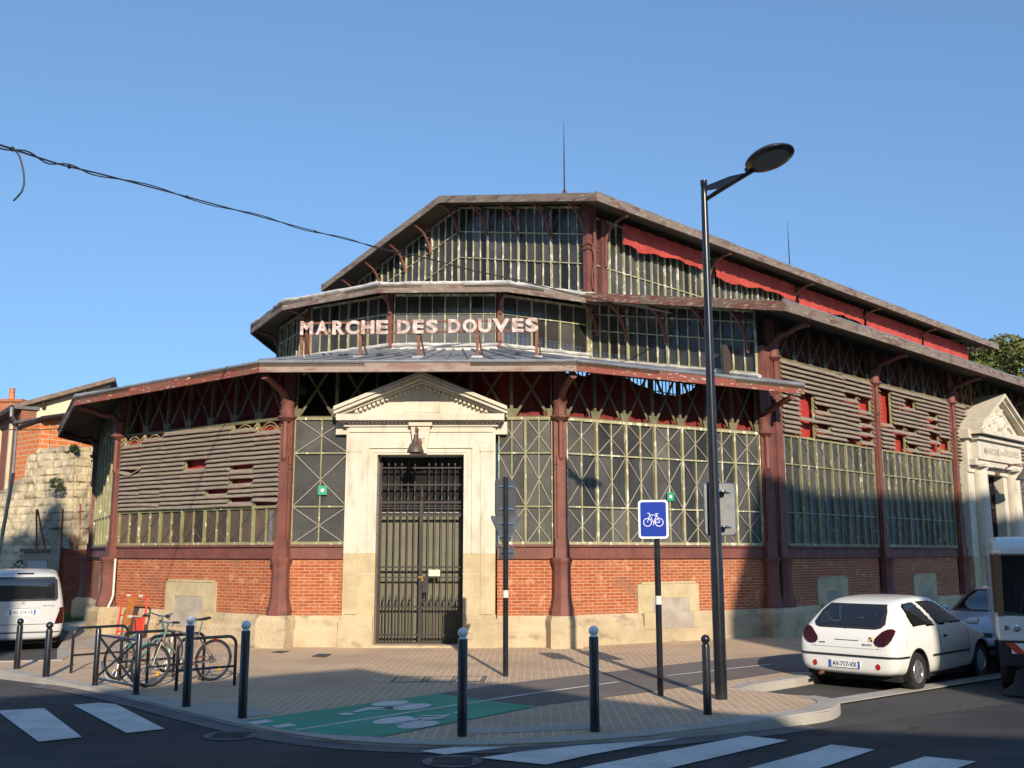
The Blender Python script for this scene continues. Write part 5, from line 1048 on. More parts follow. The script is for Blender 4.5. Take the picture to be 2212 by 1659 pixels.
# ================================================================== vehicles
def evalmesh(o):
    dg = bpy.context.evaluated_depsgraph_get(); dg.update(); return bpy.data.meshes.new_from_object(o.evaluated_get(dg))
class Car:
    """body grown from cross-sections; panes, lamps and lines are cut from the same skin.
    local x forward from the tail, y to the left, z up; root placed at the tail centre"""
    def __init__(s, name, label, cat, pos, bear, paint, sections, cuts, z0=-.125, sub=4):
        s.root = thing(name, label, cat, (pos[0], pos[1], z0)); fx = Vector((math.sin(R(bear)), math.cos(R(bear)), 0)); lx = Vector((-fx.y, fx.x, 0)); o_ = Vector((pos[0], pos[1], z0))
        s.T = lambda x, y, z: o_ + fx * x + lx * y + up * z
        mb = MB(); rings = []
        for (x, zb, zt, wt, zbelt, wm) in sections:
            half = [(0, zb), (wm * .80, zb), (wm * .97, zb + .08), (wm, (zb + zbelt) / 2), (wm * .985, zbelt), (wt + .04, zt - .07), (wt - .06, zt - .01), (0, zt)]
            ring = [(x, y, z) for y, z in half] + [(x, -y, z) for y, z in reversed(half[1:-1])]; rings.append(ring)
        mb.loft(rings, True); b = mb.build('body_cage', paint, None, weld=True)
        sm = b.modifiers.new('s', 'SUBSURF'); sm.levels = sub; sm.render_levels = sub
        cut = MB()
        for cx, cz, r_, y0, y1 in cuts: cut.loft([[(cx + r_ * math.cos(k * .19635), y, cz + r_ * math.sin(k * .19635)) for k in range(32)] for y in (y0, y1)], True)
        co = None
        if cuts:
            co = cut.build('cut', paint, None); bo = b.modifiers.new('b', 'BOOLEAN'); bo.object = co; bo.operation = 'DIFFERENCE'; bo.solver = 'EXACT'
            s.bvh_src = None
        b.modifiers['s'].show_viewport = True
        me_all = evalmesh(b)
        if co: b.modifiers.remove(b.modifiers['b'])
        me_s = evalmesh(b); s.bvh = BVHTree.FromPolygons([v.co.copy() for v in me_s.vertices], [tuple(p.vertices) for p in me_s.polygons])
        bpy.data.objects.remove(b)
        if co: bpy.data.objects.remove(co)
        s.me = me_all; s.holes = []; s.paint = paint
    @staticmethod
    def inside(x, y, P_):
        c = False; j = len(P_) - 1
        for i in range(len(P_)):
            if (P_[i][1] > y) != (P_[j][1] > y) and x < (P_[j][0] - P_[i][0]) * (y - P_[i][1]) / (P_[j][1] - P_[i][1]) + P_[i][0]: c = not c
            j = i
        return c
    def window(s, name, outer, inner, axis, side, glass='window_glass', rub='plastic_black'):
        cx_ = sum(p[0] for p in inner) / len(inner); cy_ = sum(p[1] for p in inner) / len(inner); inner = [(cx_ + (x - cx_) * .965, cy_ + (y - cy_) * .96) for x, y in inner]; s.holes.append((outer, axis, side)); f_ = s.patch(name, outer, axis, rub, .009, side=side, hole=inner, st=.025); s.patch('glass', inner, axis, glass, .007, par=f_, side=side); return f_
    def finish(s, seats=True):
        bm = bmesh.new(); bm.from_mesh(s.me); dead = []
        for f_ in bm.faces:
            c_ = f_.calc_center_median(); n_ = f_.normal
            for P_, ax, sd_ in s.holes:
                u_, v_, dn = (c_.x, c_.z, n_.y) if ax == 'y' else (c_.y, c_.z, n_.x)
                if dn * sd_ > .08 and s.inside(u_, v_, P_):
                    dmin = min((Vector((u_, v_)) - geometry.intersect_point_line(Vector((u_, v_, 0)), Vector((*P_[i], 0)), Vector((*P_[i - 1], 0)))[0].xy).length for i in range(len(P_)))
                    if dmin > .021: dead.append(f_); break
        bmesh.ops.delete(bm, geom=dead, context='FACES'); bm.to_mesh(s.me); bm.free()
        m = MB(s.T); m.addmesh(s.me, lambda c: tuple(c)); s.body = m.build('body', s.paint, s.root, smooth=True, angle=50, recalc=False)
    def interior(s, rows, zf=.62, x0=.35, x1=3.0, w_=.68, wheel_x=None):
        MB(s.T).box(x0, x1, -w_, w_, .32, zf).build('cabin_floor', 'seat', s.root)
        for x in rows:
            for y in (.36, -.36):
                m = MB(s.T); m.hexa([(x, y - .25, zf), (x + .1, y - .25, zf), (x + .1, y + .25, zf), (x, y + .25, zf)], [(x - .14, y - .20, 1.05), (x - .05, y - .20, 1.05), (x - .05, y + .20, 1.05), (x - .14, y + .20, 1.05)]); m.box(x, x + .5, y - .25, y + .25, zf, zf + .1)
                q_ = m.build('seat', 'seat', s.root); MB(s.T).box(x - .17, x - .08, y - .12, y + .12, 1.09, 1.26).build('headrest', 'seat', q_)
        if wheel_x: MB(s.T).torus((wheel_x, .36, .98), .18, .015, (1, 0, .5), 20, 6).build('steering_wheel', 'seat', s.root)
    def patch(s, name, poly, axis, m, off=.004, par=None, side=1, st=.05, th=.0, hole=None):
        """poly in the plane seen along axis ('y': (x,z) from side*y ; 'x': (y,z) from side*x ; 'z': (x,y) from above)"""
        xs = [p[0] for p in poly]; ys = [p[1] for p in poly]; V2 = [Vector(p) for p in poly]
        # refine border
        bd = []
        for a_, b_ in zip(V2, V2[1:] + V2[:1]):
            k = max(1, int((b_ - a_).length / st)); bd += [a_.lerp(b_, i / k) for i in range(k)]
        nb = len(bd); inner = []; hl = [Vector(p) for p in hole] if hole else []
        x = min(xs) + st / 2
        while x < max(xs):
            y = min(ys) + st / 2
            while y < max(ys):
                c = False; j = nb - 1
                for i in range(nb):
                    if (bd[i].y > y) != (bd[j].y > y) and x < (bd[j].x - bd[i].x) * (y - bd[i].y) / (bd[j].y - bd[i].y) + bd[i].x: c = not c
                    j = i
                if c and min((Vector((x, y)) - q).length for q in bd) > st * .4: inner.append(Vector((x, y)))
                y += st
            x += st
        if hole:
            hb2 = []
            for a_, b_ in zip(hl, hl[1:] + hl[:1]):
                k = max(1, int((b_ - a_).length / st)); hb2 += [a_.lerp(b_, i / k) for i in range(k)]
            nh = len(hb2); r_ = geometry.delaunay_2d_cdt(bd + hb2, [], [list(range(nb)), list(range(nb, nb + nh))], 1, 1e-6)
            keep = [f_ for f_, og in zip(r_[2], r_[5]) if 0 in og and 1 not in og]; r_ = (r_[0], r_[1], keep)
        else: r_ = geometry.delaunay_2d_cdt(bd + inner, [], [list(range(nb))], 1, 1e-6)
        P_ = []
        for q in r_[0]:
            if axis == 'y': og, dr = Vector((q.x, side * 3, q.y)), Vector((0, -side, 0))
            elif axis == 'x': og, dr = Vector((side * 9, q.x, q.y)), Vector((-side, 0, 0))
            else: og, dr = Vector((q.x, q.y, 4)), Vector((0, 0, -1))
            h = s.bvh.ray_cast(og, dr)
            if h[0] is None: h = s.bvh.find_nearest(og + dr * (9 if axis == 'x' else 2.2))
            P_.append(h[0] + h[1] * off if h[1].dot(dr) < .2 else h[0] - dr * off)
        out_ = Vector((0, side, 0)) if axis == 'y' else Vector((side, 0, 0)) if axis == 'x' else Vector((0, 0, 1)); T3 = []
        for f_ in r_[2]: f_ = tuple(f_); T3.append(f_ if (P_[f_[1]] - P_[f_[0]]).cross(P_[f_[2]] - P_[f_[0]]).dot(out_) >= 0 else tuple(reversed(f_)))
        r_ = (r_[0], r_[1], T3)
        mb = MB(s.T); mb.v = [s.T(*p) for p in P_]; mb.f = [tuple(f_) for f_ in r_[2]]; mb.uv = [(0, 0)] * sum(len(f_) for f_ in mb.f)
        o = mb.build(name, m, par or s.root, smooth=True, recalc=False); return o
    def sx(s, y, z, side=-1):
        h = s.bvh.ray_cast(Vector((side * 9, y, z)), Vector((-side, 0, 0))); return h[0].x if h[0] else 0
    def wheel(s, x, y, r_, wd=.19, spokes=5, rim='rim'):
        sg_ = 1 if y > 0 else -1
        def T(a, b, c): return s.T(x + a, y + c * sg_, r_ + b)
        w_ = MB(T).lathe([(r_ * .62, -wd / 2), (r_ * .93, -wd / 2), (r_, -wd / 2 + .03), (r_, wd / 2 - .03), (r_ * .95, wd / 2), (r_ * .64, wd / 2 + .003), (r_ * .62, wd / 2 - .02)], (0, 0, 0), 30).build('wheel', 'rubber', s.root, smooth=True)
        m = MB(T); m.lathe([(r_ * .62, wd / 2 - .01), (r_ * .58, wd / 2 + .005), (r_ * .55, wd / 2 - .02), (r_ * .55, -wd / 2)], (0, 0, 0), 30); m.lathe([(0, wd / 2 + .004), (.05, wd / 2 + .004), (.06, wd / 2 - .02), (.06, 0)], (0, 0, 0), 14)
        for k in range(spokes):
            an = k * 6.2832 / spokes + .3; c, q = math.cos(an), math.sin(an); t = .038
            a_ = (.045 * c, .045 * q); b_ = (r_ * .58 * c, r_ * .58 * q)
            m.hexa([(a_[0] - q * t * .8, a_[1] + c * t * .8, wd / 2 - .03), (a_[0] + q * t * .8, a_[1] - c * t * .8, wd / 2 - .03), (b_[0] + q * t, b_[1] - c * t, wd / 2 - .04), (b_[0] - q * t, b_[1] + c * t, wd / 2 - .04)], [(a_[0] - q * t * .7, a_[1] + c * t * .7, wd / 2), (a_[0] + q * t * .7, a_[1] - c * t * .7, wd / 2), (b_[0] + q * t * 1.1, b_[1] - c * t * 1.1, wd / 2 - .005), (b_[0] - q * t * 1.1, b_[1] + c * t * 1.1, wd / 2 - .005)])
        m.build('rim', rim, w_); MB(T).lathe([(0, -.03), (r_ * .6, -.03)], (0, 0, 0), 24).build('brake_disc', 'underside', w_)
        return w_
def plate(car, T, text, par=None):
    o = MB(T).box(-.26, .26, -.004, .006, -.055, .055).build('number_plate', 'plate_white', car.root)
    MB(T).box(-.26, -.222, .006, .008, -.054, .054).build('blue_band', 'plate_blue', o); MB(T).box(.222, .26, .006, .008, -.054, .054).build('blue_band', 'plate_blue', o)
    text_on('plate_number', text, lambda x, y, z: T(x, .008 + y, z), .41, .075, 'text_black', o, .0015, .012)
def ccw(c, rx, ry, k=20, a0=0): return [(c[0] + rx * math.cos(a0 + i * 6.2832 / k), c[1] + ry * math.sin(a0 + i * 6.2832 / k)) for i in range(k)]
# ---- white hatchback
rr_ = gp(1974, 1492, -.125); fr_w = gp(2116, 1465, -.125); hv = (fr_w - rr_); bear = 45.7
fx = Vector((math.sin(R(bear)), math.cos(R(bear)), 0)); rx_ = Vector((fx.y, -fx.x, 0))
tail = Vector((rr_.x, rr_.y, 0)) - rx_ * .74 - fx * .72
SEC = [(0.0, .36, .60, .42, .55, .60), (0.015, .30, .74, .60, .66, .74), (.05, .26, .88, .70, .78, .80), (.12, .24, .98, .72, .86, .835), (.34, .22, 1.20, .63, .90, .855), (.60, .20, 1.385, .56, .92, .865), (1.0, .19, 1.435, .57, .925, .87), (1.6, .18, 1.445, .57, .93, .875), (2.05, .18, 1.425, .56, .93, .875), (2.45, .18, 1.27, .56, .92, .87), (2.95, .19, .99, .66, .88, .865), (3.35, .20, .90, .64, .82, .85), (3.75, .22, .77, .56, .68, .80), (3.93, .25, .66, .48, .56, .70), (4.0, .34, .54, .38, .48, .56)]
car = Car('parked_hatchback', 'white three-door hatchback parked at the kerb, tail towards us', 'car', (tail.x, tail.y), bear, 'car_white', SEC, [(.72, .31, .345, .55, 1.2), (.72, .31, .345, -1.2, -.55), (3.22, .31, .345, .55, 1.2), (3.22, .31, .345, -1.2, -.55)])
car.window('rear_window', [(-.60, 1.02), (-.55, .965), (-.47, .945), (.47, .945), (.55, .965), (.60, 1.02), (.55, 1.20), (.48, 1.31), (-.48, 1.31), (-.55, 1.20)], [(-.56, 1.03), (-.52, .99), (-.46, .975), (.46, .975), (.52, .99), (.56, 1.03), (.515, 1.19), (.455, 1.285), (-.455, 1.285), (-.515, 1.19)], 'x', -1)
for sd_ in (1, -1):
    car.window('side_window', [(.70, .955), (.66, 1.05), (.70, 1.30), (.80, 1.345), (1.15, 1.36), (1.52, .955)], [(.74, .985), (.71, 1.06), (.75, 1.285), (.83, 1.315), (1.11, 1.33), (1.43, .985)], 'y', sd_)
    car.window('door_window', [(1.22, 1.36), (1.60, 1.37), (1.95, 1.345), (2.35, 1.20), (2.78, .955), (1.60, .955)], [(1.30, 1.33), (1.60, 1.34), (1.94, 1.315), (2.31, 1.175), (2.66, .985), (1.62, .985)], 'y', sd_)
    tl = [(.47, .76), (.50, .715), (.56, .695), (.64, .70), (.70, .74), (.745, .80), (.765, .87), (.76, .93), (.72, .96), (.66, .955), (.59, .92), (.53, .86), (.485, .81)]
    car.patch('tail_light', [(y * sd_, z) for y, z in (tl if sd_ > 0 else tl[::1])][::sd_], 'x', 'tail_red', .012, side=-1, st=.022)
    car.patch('side_moulding', [(1.22, .50), (2.68, .50), (2.68, .535), (1.22, .535)], 'y', 'plastic_black', .014, side=sd_)
    car.patch('reflector', [(sd_ * (.53) + x, .395 + z) for x, z in ccw((0, 0), .038, .045, 14)], 'x', 'reflector_red', .01, side=-1, st=.02)
    d_ = car.patch('door_seam', [(1.50, .28), (1.52, .28), (1.56, .93), (1.54, .93)], 'y', 'seam', .003, side=sd_); car.patch('door_seam', [(2.66, .40), (2.68, .40), (2.73, .93), (2.71, .93)], 'y', 'seam', .003, side=sd_)
    car.patch('door_handle', [(1.66, .775), (1.80, .775), (1.80, .81), (1.66, .81)], 'y', 'plastic_black', .016, side=sd_)
    m = MB(car.T); m.ball((0, 0, 0), .01); m = MB(lambda x, y, z, sd_=sd_: car.T(2.62 + x, sd_ * (.90 + y), .99 + z)); m.loft([[(.07 * q * math.cos(t * .5236), y, .055 * q * math.sin(t * .5236)) for t in range(12)] for y, q in ((-.06, .3), (-.02, .7), (.04, 1), (.14, 1), (.17, .7))]); mo = m.build('door_mirror', 'car_white', car.root, smooth=True)
    for x in (.72, 3.22): car.wheel(x, sd_ * .745, .295)
    for cx in (.72, 3.22):
        m = MB(car.T); m.loft([[(cx + r_ * math.cos(-.45 + t * .2), sd_ * y, .31 + r_ * math.sin(-.45 + t * .2)) for r_, y in ((.35, .865), (.35, .55), (.33, .55), (.33, .862))] for t in range(21)], False); m.build('wheel_arch', 'underside', car.root)
car.patch('bumper_strip', [(-.80, .525), (.80, .525), (.80, .555), (-.80, .555)], 'x', 'plastic_black', .014, side=-1)
for sd_ in (1, -1): car.patch('bumper_strip', [(.02, .525), (.40, .525), (.40, .555), (.02, .555)], 'y', 'plastic_black', .014, side=sd_)
car.patch('tailgate_seam', [(-.60, .655), (.60, .655), (.60, .66), (-.60, .66)], 'x', 'seam', .003, side=-1)
for sd_ in (1, -1): car.patch('tailgate_seam', [(sd_ * .52, .655), (sd_ * .525, .655), (sd_ * .62, .93), (sd_ * .615, .93)][::sd_], 'x', 'seam', .003, side=-1)
car.patch('fuel_flap', ccw((.42, .77), .072, .08, 20), 'y', 'car_white', .006, side=-1, st=.04)
m = MB(lambda x, y, z: car.T(-.012 - y, -x, .76 + z)); 
hn = car.patch('grip_recess', [(-.22, .765), (.16, .765), (.16, .79), (.1, .80), (-.16, .80), (-.22, .79)], 'x', 'seam', .002, side=-1, st=.03); car.patch('grip', [(-.23, .775), (.17, .775), (.15, .80), (-.2, .805)], 'x', 'car_white', .02, par=hn, side=-1, st=.04)
Tp = lambda x, y, z: car.T(car.sx(0, .405) - .008 - y, -x + .02, .405 + z); plate(car, Tp, 'AV-717-VX')
car.patch('bumper_recess', [(-.36, .33), (.36, .33), (.40, .47), (-.40, .47)][::1], 'x', 'car_white', -.0, side=-1)
Tt = lambda x, y, z: car.T(.02 - y, -x, 0 + z)
text_on('lettering', 'BRAVO', lambda x, y, z: car.T(car.sx(-.36 - x, .715 + z) - .003 - y, -.36 - x, .715 + z), .16, .032, 'text_grey', car.root, .003, .01)
MB(lambda x, y, z: car.T(car.sx(.40 - x, .72 + z) - .003 - y, .40 - x, .72 + z)).box(-.05, .05, -.004, .004, -.01, .01).build('badge', 'text_grey', car.root)
st_ = MB(lambda x, y, z: car.T(car.sx(-.42 - x, .80 + z) - .004 - y, -.42 - x, .80 + z)); st_.box(-.035, .035, -.003, .003, -.035, .035); so_ = st_.build('sticker', 'plate_white', car.root)
for k in range(4): MB(lambda x, y, z: car.T(car.sx(-.42 - x, .80 + z) - .004 - y, -.42 - x, .80 + z)).box(-.033 + (k % 2) * .034, -.003 + (k % 2) * .034, .003, .005, -.032 + (k // 2) * .035, -.002 + (k // 2) * .035).build('patch', ('reflector_orange', 'text_black', 'text_black', 'reflector_orange')[k], so_)
MB(lambda x, y, z: car.T(car.sx(-x + .02, .98 + z) - .012, -x + .02, .98 + z)).tube([(0, 0, -.04), (-.06, 0, .03), (-.13, 0, .12), (-.20, 0, .22)], .006, 5).build('wiper', 'plastic_black', car.root)
MB(car.T).box(.25, 3.8, -.74, .74, .16, .30).build('underbody', 'underside', car.root)
car.window('windscreen', [(-.62, 1.03), (.62, 1.03), (.52, 1.36), (-.52, 1.36)], [(-.58, 1.05), (.58, 1.05), (.49, 1.34), (-.49, 1.34)], 'x', 1)
car.finish(); car.interior((1.1, 1.95), wheel_x=2.45)
tw = MB(car.T).tube([(.1, .45, .24), (-.01, .45, .23)], .025, 8).build('exhaust', 'rust_iron', car.root)
# ---- silver van
vx, vy = -10.85, 22.6; bear = -27
SEC = [(0., .34, 1.05, .58, .6, .70), (.02, .28, 1.45, .62, .9, .80), (.08, .25, 1.68, .66, 1.0, .845), (.25, .22, 1.775, .66, 1.04, .86), (1.0, .2, 1.81, .68, 1.04, .865), (2.0, .2, 1.80, .68, 1.04, .865), (2.6, .2, 1.68, .66, 1.03, .865), (3.2, .2, 1.15, .66, 1.0, .86), (3.7, .22, .98, .6, .85, .82), (4.05, .26, .78, .5, .68, .72), (4.12, .34, .64, .42, .56, .6)]
van = Car('parked_van', 'silver high-roofed van parked at the left edge, seen from the back', 'van', (vx, vy), bear, 'car_silver', SEC, [(.72, .31, .35, .55, 1.2), (.72, .31, .35, -1.2, -.55), (3.4, .31, .35, .55, 1.2), (3.4, .31, .35, -1.2, -.55)], z0=-.15)
van.window('rear_window', [(-.70, 1.16), (-.66, 1.10), (.66, 1.10), (.70, 1.16), (.66, 1.55), (.60, 1.62), (-.60, 1.62), (-.66, 1.55)], [(-.66, 1.17), (-.63, 1.135), (.63, 1.135), (.66, 1.17), (.62, 1.54), (.57, 1.59), (-.57, 1.59), (-.62, 1.54)], 'x', -1)
for sd_ in (1, -1):
    van.patch('tail_light', [(sd_ * y, z) for y, z in ((.66, .60), (.84, .60), (.85, .95), (.76, .95))][::sd_], 'x', 'tail_red', .01, side=-1, st=.04)
    van.patch('tail_light', [(.0, .60), (.12, .60), (.10, .95), (.0, .95)], 'y', 'tail_red', .008, side=sd_, st=.04)
    van.window('side_window', [(.4, 1.12), (2.9, 1.12), (2.5, 1.6), (.42, 1.66)], [(.45, 1.16), (2.82, 1.16), (2.46, 1.56), (.47, 1.62)], 'y', sd_)
    for x in (.72, 3.4): van.wheel(x, sd_ * .73, .31)
van.patch('bumper', [(-.80, .40), (.80, .40), (.80, .435), (-.80, .435)], 'x', 'seam', .003, side=-1)
van.patch('bumper_top', [(-.80, .585), (.80, .585), (.80, .60), (-.80, .60)], 'x', 'seam', .003, side=-1)
van.patch('brake_light', [(-.17, 1.675), (.17, 1.675), (.17, 1.70), (-.17, 1.70)], 'x', 'tail_red', .02, side=-1, st=.03)
gr = van.patch('plate_recess', [(-.36, .78), (.36, .78), (.33, .95), (-.33, .95)], 'x', 'car_white', .002, side=-1); van.patch('grip', [(-.35, .945), (.35, .945), (.31, .99), (-.31, .99)], 'x', 'car_silver', .025, side=-1)
plate(van, lambda x, y, z: van.T(van.sx(0, .86) - .012 - y, -x, .86 + z), 'AD 314 VB')
text_on('lettering', 'Berlingo', lambda x, y, z: van.T(van.sx(-.53 - x, .99 + z) - .003 - y, -.53 - x, .99 + z), .24, .055, 'text_grey', van.root, .002)
text_on('lettering', 'HDi', lambda x, y, z: van.T(van.sx(.60 - x, .985 + z) - .003 - y, .60 - x, .985 + z), .17, .05, 'plate_white', van.root, .002)
m = MB(lambda x, y, z: van.T(van.sx(-x, 1.045 + z) - .004 - y, -x, 1.045 + z))
for k in (0, .035): m.bar((-.04, 0, -.02 + k), (0, 0, .015 + k), .012, .006, up=(0, 1, 0)); m.bar((.04, 0, -.02 + k), (0, 0, .015 + k), .012, .006, up=(0, 1, 0))
m.build('chevron_badge', 'chrome', van.root)
MB(lambda x, y, z: van.T(van.sx(-x, .665 + z) - .003 - y, -x, .665 + z)).box(-.12, .1, -.004, .004, -.03, .03).build('sticker', 'plate_white', van.root)
van.window('windscreen', [(-.6, 1.2), (.6, 1.2), (.54, 1.62), (-.54, 1.62)], [(-.56, 1.22), (.56, 1.22), (.51, 1.6), (-.51, 1.6)], 'x', 1); van.finish(); van.interior((1.2, 2.1), zf=.7, wheel_x=2.8)
MB(van.T).box(.25, 3.9, -.74, .74, .17, .30).build('underbody', 'underside', van.root)
# ---- grey car facing us
q = Vector((8.45, 18.9)); nose_b = 45.7 + 180 - 3
fx = Vector((math.sin(R(nose_b)), math.cos(R(nose_b)))); tl_ = q - fx * 4.1
SEC = [(0., .36, .8, .45, .6, .60), (.08, .28, 1.0, .6, .8, .8), (.5, .22, 1.25, .55, .9, .86), (.9, .2, 1.44, .56, .95, .87), (1.6, .2, 1.50, .58, .96, .875), (2.3, .2, 1.44, .57, .96, .875), (2.9, .2, 1.08, .66, .93, .87), (3.4, .21, .97, .66, .86, .86), (3.85, .22, .84, .6, .74, .82), (4.03, .25, .70, .5, .6, .74), (4.1, .34, .58, .4, .5, .62)]
gc = Car('parked_car', 'blue-grey car parked nose to nose behind the white hatchback', 'car', (tl_.x, tl_.y), nose_b, 'car_grey', SEC, [(3.3, .31, .35, .55, 1.2), (3.3, .31, .35, -1.2, -.55), (.75, .31, .35, .55, 1.2), (.75, .31, .35, -1.2, -.55)])
gc.window('windscreen', [(-.66, 1.02), (.66, 1.02), (.52, 1.40), (-.52, 1.40)], [(-.62, 1.04), (.62, 1.04), (.49, 1.38), (-.49, 1.38)], 'x', 1)
for sd_ in (1, -1):
    gc.window('side_window', [(.7, 1.0), (2.75, 1.0), (2.2, 1.38), (1.0, 1.42)], [(.78, 1.03), (2.66, 1.03), (2.17, 1.35), (1.02, 1.39)], 'y', sd_)
    gc.patch('headlight', [(sd_ * y, z) for y, z in ((.42, .60), (.78, .62), (.80, .76), (.66, .80), (.44, .70))][::sd_], 'x', 'headlight', .012, side=1, st=.03)
    gc.patch('side_lamp', [(3.72, .62), (3.98, .60), (3.96, .70), (3.72, .78)], 'y', 'headlight', .01, side=sd_, st=.04)
    for x in (.75, 3.3): gc.wheel(x, sd_ * .745, .30)
    m = MB(lambda x, y, z, sd_=sd_: gc.T(2.72 + x, sd_ * (.92 + y), 1.05 + z)); m.ball((0, 0, 0), .085, 10, 8, .7); m.build('door_mirror', 'car_grey', gc.root, smooth=True)
gc.patch('grille', [(-.38, .60), (.38, .60), (.38, .68), (-.38, .68)], 'x', 'plastic_black', .004, side=1)
gc.patch('air_intake', [(-.6, .38), (.6, .38), (.6, .46), (-.6, .46)], 'x', 'plastic_black', .006, side=1)
gc.finish(); gc.interior((1.2, 2.0), wheel_x=2.5)
MB(gc.T).box(.25, 3.8, -.74, .74, .17, .30).build('underbody', 'underside', gc.root)
# ---- street sweeper at the right edge
sb = 45.7 + 180 - 22; fx = Vector((math.sin(R(sb)), math.cos(R(sb)), 0)); lx = Vector((-fx.y, fx.x, 0)); e_ = at(2153, 1330, 15.9); o_ = Vector((e_.x, e_.y, -.125)) + lx * .62
ROOT = thing('street_sweeper', 'small white street sweeper with glass cab and red striped front', 'street sweeper', tuple(o_))
def TS(x, y, z): return o_ + fx * x + lx * y + up * z       # x forward, face at x=0
def ring(x, w_, z0, z1, r_=.1): return [(x, y, z + (z0 + z1) / 2) for y, z in rrect(w_ * 2, z1 - z0, r_, 3)]
MB(TS).loft([ring(.0, .60, .80, 1.16, .06), ring(-.04, .63, .76, 1.18, .08), ring(-1.2, .63, .76, 1.18, .08)]).build('front_panel', 'car_white', ROOT, smooth=True)
MB(TS).loft([ring(-1.25, .62, 2.08, 2.36, .1), ring(-.2, .64, 2.08, 2.38, .1), ring(.08, .60, 2.10, 2.32, .08), ring(.16, .5, 2.12, 2.22, .04)]).build('cab_roof', 'car_white', ROOT, smooth=True)
for sd_ in (1, -1): MB(TS).bar((-.03, sd_ * .56, 1.16), (.04, sd_ * .54, 2.12), .07, .09).build('pillar', 'cab_pillar', ROOT); MB(TS).bar((-1.15, sd_ * .58, 1.16), (-1.15, sd_ * .58, 2.12), .08, .08).build('pillar', 'cab_pillar', ROOT)
m = MB(TS); m.face([(-.01, -.54, 1.17), (-.01, .54, 1.17), (.06, .52, 2.11), (.06, -.52, 2.11)]); 
for sd_ in (1, -1): m.face([(-1.12, sd_ * .59, 1.17), (-.05, sd_ * .59, 1.17), (.0, sd_ * .56, 2.11), (-1.12, sd_ * .58, 2.11)])
m.build('glass', 'cab_glass', ROOT, recalc=False)
m = MB(TS); m.box(-.85, -.4, -.3, .3, 1.1, 1.7); m.tube([(-.25, 0, 1.2), (-.3, 0, 1.5)], .03, 6); m.torus((-.3, 0, 1.52), .19, .015, tuple((fx * .3 + up).normalized()) if False else (.3, 0, 1), 18, 6); m.box(-1.3, -1.2, -.6, .6, .8, 2.2); m.build('cab_interior', 'plastic_black', ROOT)
for y in (.50, .36, .20, -.2, -.36, -.50):
    m = MB(lambda a, b, c, y=y: TS(.0 + c, y + a, .985 + b)); r_ = .04 if abs(y) > .45 else .058; m.lathe([(0, .02), (r_ * .8, .02), (r_, .012), (r_, 0)], (0, 0, 0), 16); m.build('lamp', 'headlight', ROOT, smooth=True)
m = MB(TS); m.box(-1.4, .03, -.60, .60, .42, .79); m.build('bumper', 'plastic_black', ROOT)
b_ = MB(TS).box(.03, .038, -.45, .45, .60, .76).build('chevron_board', 'plate_white', ROOT); m = MB(TS)
for k in range(3): y = .36 - k * .30; m.hexa([(.038, y, .60), (.038, y - .14, .60), (.038, y - .30, .76), (.038, y - .16, .76)], [(.042, y, .60), (.042, y - .14, .60), (.042, y - .30, .76), (.042, y - .16, .76)])
m.build('red_stripe', 'tool_red', b_)
for y in (.72,): 
    m = MB(TS); m.tube([(.04, .58, 2.12), (.10, .72, 2.10), (.12, .76, 1.9)], .014, 6); m.tube([(.1, .66, 1.55), (.02, .6, 1.35)], .012, 6); mo = m.build('mirror_arm', 'plastic_black', ROOT); MB(TS).box(.06, .12, .64, .82, 1.5, 2.02).build('mirror', 'plastic_black', mo)
    MB(TS).box(.05, .11, .60, .74, 1.30, 1.48).build('mirror', 'plastic_black', mo)
m = MB(TS); m.tube([(.06, -.3, 1.2), (.09, -.1, 1.95)], .01, 5); m.build('wiper', 'plastic_black', ROOT); MB(TS).tube([(-.2, .35, 2.36), (-.2, .35, 2.62)], .008, 5).build('aerial', 'plastic_black', ROOT)
m = MB(TS); m.box(-3.4, -1.3, -.65, .65, .7, 2.1); m.build('hopper', 'car_white', ROOT)
for x, y in ((-.7, .5), (-.7, -.5), (-2.9, .5), (-2.9, -.5)):
    def T(a, b, c, x=x, y=y): return TS(x + a, y + c, .3 + b)
    w_ = MB(T).lathe([(0, -.1), (.28, -.1), (.3, -.07), (.3, .07), (.28, .1), (0, .1)], (0, 0, 0), 24).build('wheel', 'rubber', ROOT, smooth=True)
m = MB(TS)
for y in (.35, -.35): m.lathe([(.0, .30), (.08, .3), (.12, .16), (.30, .02), (.30, 0), (0, 0)], (.22, y, .02), 22); m.bar((.2, y, .3), (-.2, y * .6, .5), .05, .05); m.tube([(.0, y + .2, .5), (.25, y + .2, .42), (.3, y, .3)], .02, 6)
m.build('brush', 'rubber', ROOT, smooth=True)
